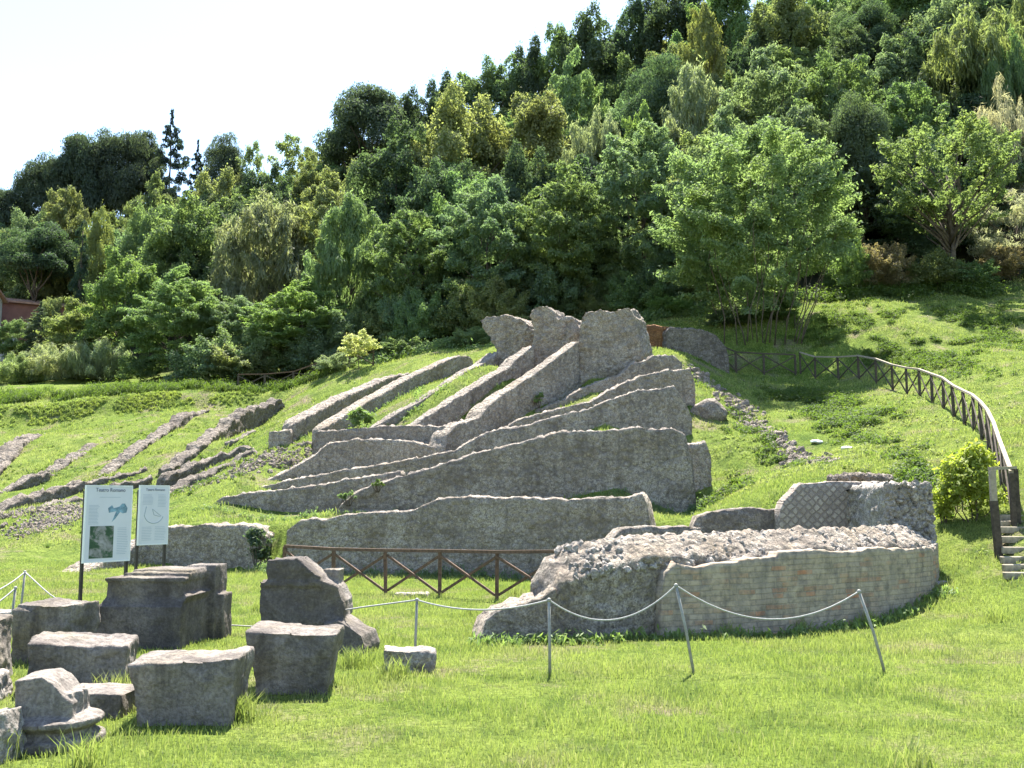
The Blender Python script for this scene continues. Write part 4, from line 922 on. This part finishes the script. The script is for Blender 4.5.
tree('light green bush left of the acacia clump above the orange clay wall', 672, 300, 50, 61.5, 'bush1', 'bright', 'shrubs on the right bank', 'shrub', 'shrub')
# middle slope
mids = [('olive-green broad tree below the skyline gap in the centre', 462, 96, 120, 86, B % 0, 'olive'), ('mid-green tree with a yellowish top in the centre of the wood', 535, 92, 112, 86, B % 1, 'olive'),
 ('tall airy green tree in the upper centre of the wood', 572, 56, 84, 95, Fe % 2, 'pale'), ('shaded dark tree behind the pale green tree', 402, 128, 104, 86, B % 2, 'dark'),
 ('greyish tree below the dark pine crown left of centre', 330, 172, 88, 84, Fe % 1, 'olive'), ('pale yellow-green tree at the top edge right of the skyline end', 702, 8, 62, 92, Fe % 0, 'yellow'),
 ('grey-green tree above the wide feathery tree', 696, 70, 96, 84, Wi % 1, 'grey'), ('broad grey-green tree high above the acacia clump', 768, 50, 118, 82, Fe % 1, 'blue'),
 ('tall feathery tree above the dark tree on the right', 832, 56, 110, 78, Fe % 2, 'mid'), ('round green tree above the open yellow-green tree', 906, 84, 100, 74, Fe % 0, 'mid'),
 ('broad streaky olive tree in the upper right corner', 965, 20, 130, 80, Wi % 0, 'olive'), ('dark tree squeezed between two pale ones at the top right', 862, 6, 76, 92, Pi % 1, 'dark'),
 ('light green tree at the top edge above the broad grey-green one', 786, -14, 100, 96, B % 0, 'olive'), ('green tree cut by the top edge near the right corner', 920, -30, 110, 95, B % 1, 'mid'),
 ('olive tree cut by the right edge in the top corner', 1030, -10, 110, 84, Wi % 1, 'olive'), ('dark hollow tree in the shade under the pale yellow-green one', 655, 60, 80, 90, Pi % 0, 'dark'),
 ('slim bright tree lit between dark crowns in the upper centre', 640, 105, 60, 82, Fe % 2, 'bright'), ('grey-green tree low over the wide feathery tree', 600, 118, 84, 76, Wi % 0, 'grey'),
 ('dark tree behind the feathery tree with bright tips', 445, 160, 90, 76, B % 2, 'dark'), ('dull green tree left of the full green one', 150, 205, 60, 92, B % 0, 'mid'),
 ('shaded green tree behind the red house', 40, 225, 84, 100, Pi % 1, 'dark'), ('dusty green tree above the narrow cypress', 66, 188, 66, 104, Fe % 0, 'olive'),
 ('light tree with rust tint below the tall fir', 158, 175, 66, 104, Fe % 1, 'olive'), ('soft green tree right below the two firs', 215, 172, 76, 102, B % 1, 'olive'),
 ('dark bushy tree between the soft green and the greyish tree', 268, 168, 70, 100, B % 2, 'dark'), ('olive green tree under the airy skyline trees', 315, 160, 70, 104, Fe % 2, 'olive'),
 ('green tree overlapping the top of the acacia clump', 728, 108, 96, 70, Fe % 1, 'blue'), ('bluish tree right above the acacia clump', 800, 110, 90, 71, Fe % 0, 'blue'),
 ('twiggy green tree above the silvery dead tree', 1010, 40, 80, 76, Wi % 0, 'mid'), ('deep green tree in the hollow behind the feathery mid-green tree', 525, 150, 84, 74, B % 0, 'dark')]
for m in mids: tree(*m)
tree('rounded tree closing the top edge just right of the skyline end', 728, -22, 96, 108, B % 1, 'mid')
tree('dark rounded tree at the top edge where the sky ends', 700, -12, 70, 112, B % 0, 'dark')
# skyline
sky_ = [('leftmost pine on the skyline', 6, 186, 74, 118, Pi % 0, 'pine'), ('second low pine from the left on the skyline', 36, 166, 66, 120, Pi % 1, 'pine'), ('bushy pine left of the tall pine pair on the skyline', 62, 152, 66, 120, Pi % 0, 'pine'),
 ('left one of the tall pine pair on the skyline', 86, 135, 72, 120, Pi % 1, 'pine'), ('right one of the tall pine pair on the skyline', 116, 131, 68, 121, Pi % 0, 'pine'), ('pine touching the tall fir on the skyline', 142, 131, 66, 121, Pi % 1, 'pine'),
 ('tall blackish fir with a thin spire on the skyline', 172, 116, 46, 119, 'fir', 'fir'), ('small blackish fir right of the tall fir', 198, 145, 28, 120, 'fir', 'fir'), ('lone bushy pine right of the small fir', 222, 136, 48, 121, Pi % 0, 'pine'),
 ('thin see-through tree on the skyline left of the gap', 252, 143, 40, 120, 'sparse', 'pale'), ('light airy tree on the skyline in the left centre', 292, 138, 58, 119, 'sparse', 'olive'), ('rounded airy tree at the foot of the dark pine crown', 325, 146, 65, 117, Fe % 2, 'olive'),
 ('dark pine crown standing out on the skyline', 372, 92, 108, 112, Pi % 1, 'pine'), ('lower dark tree at the left of the dark pine crown', 350, 112, 55, 114, B % 2, 'dark'), ('dark rounded tree right of the dark pine crown', 412, 96, 71, 114, B % 0, 'dark'),
 ('small dark crown on the skyline before the slope steepens', 440, 78, 58, 116, B % 1, 'dark'), ('skyline tree with a flat top in the centre', 470, 74, 74, 116, B % 2, 'mid'), ('skyline tree left of the twin crowns', 502, 60, 71, 116, B % 0, 'mid'),
 ('lower one of the twin crowns on the skyline', 528, 44, 65, 116, B % 1, 'dark'), ('higher one of the twin crowns on the skyline', 558, 30, 68, 116, B % 2, 'mid'), ('broad dark tree high on the skyline', 590, 16, 93, 115, B % 0, 'dark'),
 ('highest full tree crown on the skyline', 634, 2, 77, 114, B % 1, 'dark'), ('tree whose top is cut where the skyline meets the top edge', 668, -14, 86, 113, B % 2, 'dark')]
for m in sky_: tree(*m, group='trees along the skyline')
# the rest of the wood
rr = random.Random(5); FILL = 'trees half hidden deep in the hillside wood'
def skyline(u): return np.interp(u, [-120, 0, 60, 170, 240, 300, 350, 440, 560, 620, 700, 1150], [200, 195, 175, 160, 165, 165, 140, 115, 65, 35, 0, -120])
nf = 0
for d in np.arange(71, 125, 6):
    du = 64*70/d
    for u in np.arange(-90, 1130, du):
        uu = u + rr.uniform(-.35, .35)*du; dd = d + rr.uniform(-2.5, 2.5); x = (uu-512)/F*dd
        if uu < 130 and dd < 104: continue
        if uu < 440 and dd < 87: continue
        z = T1(x, dd); h = rr.uniform(8, 12)
        vt = 500 - (z + h - CAM_Z)/dd*F
        vs = skyline(uu)
        if vt < vs+8: vt = vs + 8 + rr.uniform(0, 14)
        kd = rr.choice([B % 0, B % 1, B % 2, Fe % 0, Fe % 1, Fe % 2, Fe % 1]); colr = rr.choice(['mid', 'olive', 'dark', 'mid', 'blue', 'blue'])
        tree('leafy green tree half hidden in the dense middle of the hillside wood', uu, vt, rr.uniform(6.5, 9)*F/dd, dd, kd, colr, FILL, hmin=4); nf += 1
for k in range(30):
    uu = 215 + k*17.5 + rr.uniform(-6, 6); dd = rr.uniform(64, 69) if uu > 420 else rr.uniform(66, 71)
    x = (uu-512)/F*dd; z = T1(x, dd); hh = rr.uniform(2.2, 4.2); tree('leafy bush in the shade at the foot of the wood above the ruins', uu, 500-(z+hh-CAM_Z)/dd*F, rr.uniform(48, 84), dd, 'bush%d' % (k % 2), rr.choice(['mid', 'mid', 'pale', 'blue', 'olive']), 'bushes at the shaded foot of the wood', 'bush', 'bush')

# yellow-green bush by the stairs, small plants on the ruins
def bush(label, u, v, d, wid, hei, n, colr, L_=.12, Wd=.06, seed=0, name='shrub', cat='shrub', puffs=14, up=.5):
    r = np.random.default_rng(seed); x = (u-512)/F*d; z = T1(x, d) if v is None else P(u, v, d).z
    cs = []; rs = []
    for _ in range(puffs):
        a = r.uniform(0, 6.28); q = math.sqrt(r.random()); cs.append((wid*.42*q*math.cos(a), wid*.3*q*math.sin(a), hei*r.uniform(.12, .9)*(1-.25*q))); rs.append(r.uniform(.6, 1.2)*min(wid, hei)*.22)
    rs = np.array(rs); V, Fc = leaves(cs, rs, n*rs**2/np.sum(rs**2), L_, Wd, up, 0, .3, 1, False, seed)
    e = empty(name, (x, d, z)); tag(e, label, cat); c = obj('foliage', fast_mesh('foliage', V, Fc), M_leaf, e); c.color = (*GC[colr], 1)
    bm = bmesh.new()
    for c_ in cs[:6]: tube_arr(bm, (c_[0]*.2, c_[1]*.2, -.2), c_, .018, .006, .05, 4, seed)
    obj('stems', bm_mesh(bm, smooth=True), M_bark, e); return e
GC['acid'] = (.26, .3, .06); GC['weed'] = (.1, .15, .04)
bush('bright yellow-green shrub beside the stairs right of the curved ruin', 968, None, 22.6, 1.5, 1.75, 4200, 'acid', .13, .07, 21, puffs=26)
bush('low yellow-green shrub left of the bright one by the stairs', 946, None, 22.8, .8, .9, 1000, 'acid', .12, .06, 22)
bush('small bright green plant growing on the horizontal cross wall', 361, 428, 40.6, 1.0, .85, 900, 'bright', .22, .07, 23, name='plant', cat='plant')
bush('small weed rooted in the face of the high wall with the long sloping edge', 539, 404, 42.2, .5, .5, 260, 'bright', .14, .05, 25, name='plant', cat='plant', puffs=6)
bush('green weed on the lower left edge of the tallest broad wall face', 350, 500, 32.1, .7, .35, 420, 'mid', .1, .04, 26, name='plant', cat='plant', puffs=8)
bush('weed higher on the left edge of the tallest broad wall face', 378, 486, 32.2, .6, .28, 300, 'weed', .1, .04, 27, name='plant', cat='plant', puffs=8)
bush('dark ivy hanging in the gap between the front walls', 262, 566, 30.2, .9, 1.3, 1200, 'dark', .1, .08, 24, name='ivy', cat='ivy')
GC['weed'] = (.09, .135, .03)
# rough weeds: masses nobody could count
def weeds(label, regions, n, hmin, hmax, colr, seed, L_=.12, Wd=.05, per=46, vert=False):
    r = np.random.default_rng(seed); xs = []; ys = []
    for (pa, pb, pc, pd, wgt) in regions:
        A_, B_, C_, D_ = [Vector(((q[0]-512)/F*q[1], q[1])) for q in (pa, pb, pc, pd)]
        for _ in range(int(n*wgt*2.2)):
            s, t = r.normal(.5, .3), r.normal(.5, .3); q = (A_.lerp(B_, s)).lerp(D_.lerp(C_, s), t)
            if noise.noise(Vector((q.x*.33, q.y*.33, seed))) + .7*noise.noise(Vector((q.x*1.1, q.y*1.1, seed))) < .05: continue
            xs.append(q.x); ys.append(q.y)
    zs = T(xs, ys); cs = np.stack([xs, ys, zs], 1); rs = r.uniform(hmin, hmax, len(xs))
    V, Fc = leaves(cs, rs, np.full(len(xs), per), L_, Wd, .6, 0, .3, .9, vert, seed); o = obj('undergrowth', fast_mesh('weeds', V, Fc), M_leaf); o.color = (*GC[colr], 1)
    tag(o, label, 'undergrowth', kind='stuff')
weeds('rough green weeds covering the right slope inside the curved fence', [((840, 45), (930, 34), (900, 31), (800, 42), .6), ((800, 48), (850, 45), (820, 42), (770, 46), .3), ((900, 30), (960, 28), (950, 24), (890, 27), .25)], 1150, .12, .42, 'weed', 31)
weeds('rough weeds on the bank above the curved fence', [((830, 57), (1040, 56), (1040, 42), (860, 51), 1.0)], 1500, .1, .34, 'weed', 32)
weeds('tall weeds along the foot of the wood behind the left terrace', [((-40, 66), (420, 63), (410, 61), (-40, 63), 1), ((-40, 62.5), (230, 62.6), (230, 61), (-40, 60.5), .5)], 900, .25, .7, 'weed', 33, .34, .04, 46, True)
weeds('green brush at the foot of the right bank trees', [((830, 63), (1040, 64), (1040, 60.5), (830, 60), 1)], 700, .3, .9, 'weed', 34, .22, .08)
weeds('shaded brush under the trees behind the tall ruin blocks', [((380, 66), (720, 64), (720, 59), (420, 60), 1)], 700, .3, .9, 'mid', 35, .22, .08)
weeds('clipped bank growth along the upper edge of the left slope', [((-40, 59.4), (235, 61.2), (235, 59.6), (-40, 57.4), 1)], 650, .06, .18, 'bankc', 36, .2, .03, 34, True)
weeds('tufts of weeds among the rubble on the right slope', [((690, 46), (745, 44), (835, 30), (790, 32), .7), ((700, 34), (740, 35), (760, 30), (700, 31), .25), ((180, 43), (300, 41), (240, 37.5), (150, 39), .3)], 300, .08, .28, 'weed', 37)
weeds('small weeds speckling the left grass slope between the wall remains', [((-40, 56), (330, 55), (300, 42), (-40, 36), 1)], 900, .05, .16, 'weed', 38, .09, .03, 30)
weeds('yellowish weeds speckling the right grass slope below the fence', [((720, 46), (1000, 40), (1000, 25), (740, 30), 1)], 900, .05, .18, 'yellow', 39, .09, .03, 30)
# weeds at the wall feet near the front
def foot(label, line, n, colr, seed, hmin=.08, hmax=.2):
    r = np.random.default_rng(seed); pts = [Vector(((u-512)/F*d, d)) for u, d in line]; xs = []; ys = []
    for _ in range(n):
        i = r.integers(0, len(pts)-1); q = pts[i].lerp(pts[i+1], r.random()); xs.append(q.x+r.normal(0, .1)); ys.append(q.y-abs(r.normal(0, .14)))
    zs = T(xs, ys); V, Fc = leaves(np.stack([xs, ys, zs], 1), r.uniform(hmin, hmax, n), np.full(n, 22), .13, .035, .6, 0, .2, 1.2, True, seed)
    o = obj('undergrowth', fast_mesh('foot', V, Fc), M_leaf); o.color = (*GC[colr], 1); tag(o, label, 'undergrowth', kind='stuff')
foot('weeds along the foot of the long low front wall', [(262, 30), (290, 28.6), (450, 27.7), (650, 26.9)], 170, 'mid', 41, .1, .3)
foot('grass growing along the feet of the tallest middle walls', [(200, 35), (335, 31.9), (520, 32.6), (690, 32.8), (712, 34)], 150, 'mid', 43, .08, .25)
foot('grass growing along the feet of the upper climbing walls', [(290, 42.6), (345, 46.5), (372, 41.2), (460, 44), (322, 41.5), (420, 47), (411, 39.8), (520, 44)], 130, 'bright', 44, .08, .22)
foot('grass tufts along the foot of the curved ruin', [(485, 14.9), (560, 15.0), (640, 15.3), (780, 16.3), (880, 17.6), (936, 19.2)], 190, 'bright', 42, .06, .16)

# ------------------------------------------------------------------ grass
def blades(n, ylo, yhi, hl, hh, wl, wh, power, seed, half=.6, mask=None):
    r = np.random.default_rng(seed)
    u_ = r.random(n); y = (ylo**(2-power) + u_*(yhi**(2-power)-ylo**(2-power)))**(1/(2-power))
    x = (r.random(n)*2-1)*(half*y+2)
    if mask is not None:
        k = mask(x, y, r); x = x[k]; y = y[k]; n = len(x)
    z = T(x, y); cl = .75 + .5*np.sin(x*1.7+np.sin(y*1.3)*2)*np.sin(y*2.1+x*.6); h = r.uniform(hl, hh, n)*np.clip(cl, .45, 1.3)*np.clip(r.lognormal(0, .25, n), .5, 1.9)
    a = r.uniform(0, 6.283, n); w_ = r.uniform(wl, wh, n)*(.6+y/30); le = r.uniform(.1, .75, n)*h; la = r.uniform(0, 6.283, n)
    dx, dy = np.cos(a)*w_*.5, np.sin(a)*w_*.5; lx, ly = np.cos(la)*le, np.sin(la)*le
    V = np.empty((n, 5, 3), np.float32)
    V[:, 0] = np.stack([x-dx, y-dy, z-.02], 1); V[:, 1] = np.stack([x+dx, y+dy, z-.02], 1)
    V[:, 2] = np.stack([x-dx*.8+lx*.35, y-dy*.8+ly*.35, z+h*.6], 1); V[:, 3] = np.stack([x+dx*.8+lx*.35, y+dy*.8+ly*.35, z+h*.6], 1)
    V[:, 4] = np.stack([x+lx, y+ly, z+h], 1)
    b = (np.arange(n)*5)[:, None]
    Fc = np.concatenate([b+[0, 1, 3], b+[0, 3, 2], b+[2, 3, 4]], 1).reshape(-1, 3)
    return fast_mesh('grass', V.reshape(-1, 3), Fc)
def m_near(x, y, r): return (y < yw(x)-.1) | (x > 5.0)
tag(obj('grass', blades(420000, 5.2, 32.5, .04, .105, .006, .011, 1.0, 51, mask=m_near), M_grass), 'sunlit bright green lawn grass in front of the ruins', 'grass', kind='stuff')
def m_far(x, y, r): return (y > np.where(x < 5, yw(x)+.9, 24)) & (np.sin(x*.8+y*.5)*np.sin(y*.9-x*.3)+r.random(len(x))*1.4 > .1)
tag(obj('grass', blades(230000, 24, 66, .05, .15, .012, .022, 1.0, 52, .58, m_far), M_grass), 'rougher grass on the slopes between and beside the ruin walls', 'grass', kind='stuff')
# a few taller tufts on the lawn
def tufts():
    r = np.random.default_rng(61); xs = []; ys = []
    spots = [((905-512)*.0078, 7.9), ((360-512)*.0128, 12.7), ((400-512)*.0121, 12.0), ((135-512)*.0112, 11.0), ((240-512)*.0098, 9.8), ((25-512)*.0087, 8.5)] + [(r.uniform(-6, 8), r.uniform(7, 22)) for _ in range(26)]
    for sx, sy in spots:
        k = 130 if sy < 13 else 70; xs += list(r.normal(sx, .1, k)); ys += list(r.normal(sy, .08, k))
    xs = np.array(xs); ys = np.array(ys); n = len(xs); z = T(xs, ys); h = r.uniform(.12, .3, n); la = r.uniform(0, 6.28, n); le = h*r.uniform(.2, .7, n); a = r.uniform(0, 6.28, n); w_ = .011*(.6+ys/30)
    dx, dy = np.cos(a)*w_*.5, np.sin(a)*w_*.5; lx, ly = np.cos(la)*le, np.sin(la)*le; V = np.empty((n, 5, 3), np.float32)
    V[:, 0] = np.stack([xs-dx, ys-dy, z-.02], 1); V[:, 1] = np.stack([xs+dx, ys+dy, z-.02], 1); V[:, 2] = np.stack([xs-dx*.8+lx*.35, ys-dy*.8+ly*.35, z+h*.65], 1); V[:, 3] = np.stack([xs+dx*.8+lx*.35, ys+dy*.8+ly*.35, z+h*.65], 1); V[:, 4] = np.stack([xs+lx, ys+ly, z+h], 1)
    b = (np.arange(n)*5)[:, None]; return fast_mesh('tufts', V.reshape(-1, 3), np.concatenate([b+[0, 1, 3], b+[0, 3, 2], b+[2, 3, 4]], 1).reshape(-1, 3))
tag(obj('grass', tufts(), M_grass), 'taller grass tufts standing out of the lawn', 'grass', kind='stuff')

# ------------------------------------------------------------------ houses at the left edge
def house(name, label, corner, ang, w1, w2, h, wallm, roofm, rise, wins):
    e = empty(name, corner, ang); tag(e, label, 'house')
    bm = bmesh.new(); box(bm, 0, w1, 0, w2, -2, h); prism(bm, [Vector((0, 0, h)), Vector((0, w2, h)), Vector((0, w2/2, h+rise))], (w1, 0, 0)); wl = obj('wall', bm_mesh(bm), wallm, e)
    bm = bmesh.new(); ov = .4
    for s in (0, 1):
        y0 = -ov if s == 0 else w2+ov; zz = h - rise*ov/(w2/2)
        prism(bm, [Vector((-ov, y0, zz+.02)), Vector((-ov, w2/2, h+rise+.02)), Vector((-ov, w2/2, h+rise+.2)), Vector((-ov, y0, zz+.2))], (w1+2*ov, 0, 0))
    obj('roof', bm_mesh(bm), roofm, e)
    for (x, z) in wins:
        bm = bmesh.new(); box(bm, x-.5, x+.5, -.06, .05, z, z+1.3); fr = obj('window', bm_mesh(bm), M_cream, e)
        bm = bmesh.new(); box(bm, x-.4, x+.4, -.09, -.05, z+.1, z+1.2); obj('pane', bm_mesh(bm), M_glass, fr)
    return e
q = P(17, 345, 97); house('red_house', 'small red rendered house with a tiled gable roof at the left edge', (q.x-2.1, q.y, q.z-.8), R(32), 6.2, 5.5, 5.2, M_render_red, M_tile, .7, [(3.2, 2.0)])
q = P(-66, 345, 90); house('cream_house', 'sliver of a cream house with a tiled roof cut by the left edge', (q.x, q.y, q.z-.5), R(0), 3.4, 5, 5.6, M_cream, M_tile, 1.2, [(1.5, 2)])
q = P(-30, 350, 86); bm = bmesh.new(); box(bm, 0, 4.0, 0, .3, -1, 1.2); bmesh.ops.bevel(bm, geom=bm.edges[:], offset=.03, segments=1, affect='EDGES')
tag(obj('garden_wall', bm_mesh(bm), M_greywall, loc=(q.x, q.y, q.z)), 'grey garden wall below the houses at the left edge', 'wall')
S.cycles.max_bounces = 6; S.cycles.diffuse_bounces = 3; S.cycles.transmission_bounces = 4; S.cycles.use_denoising = True
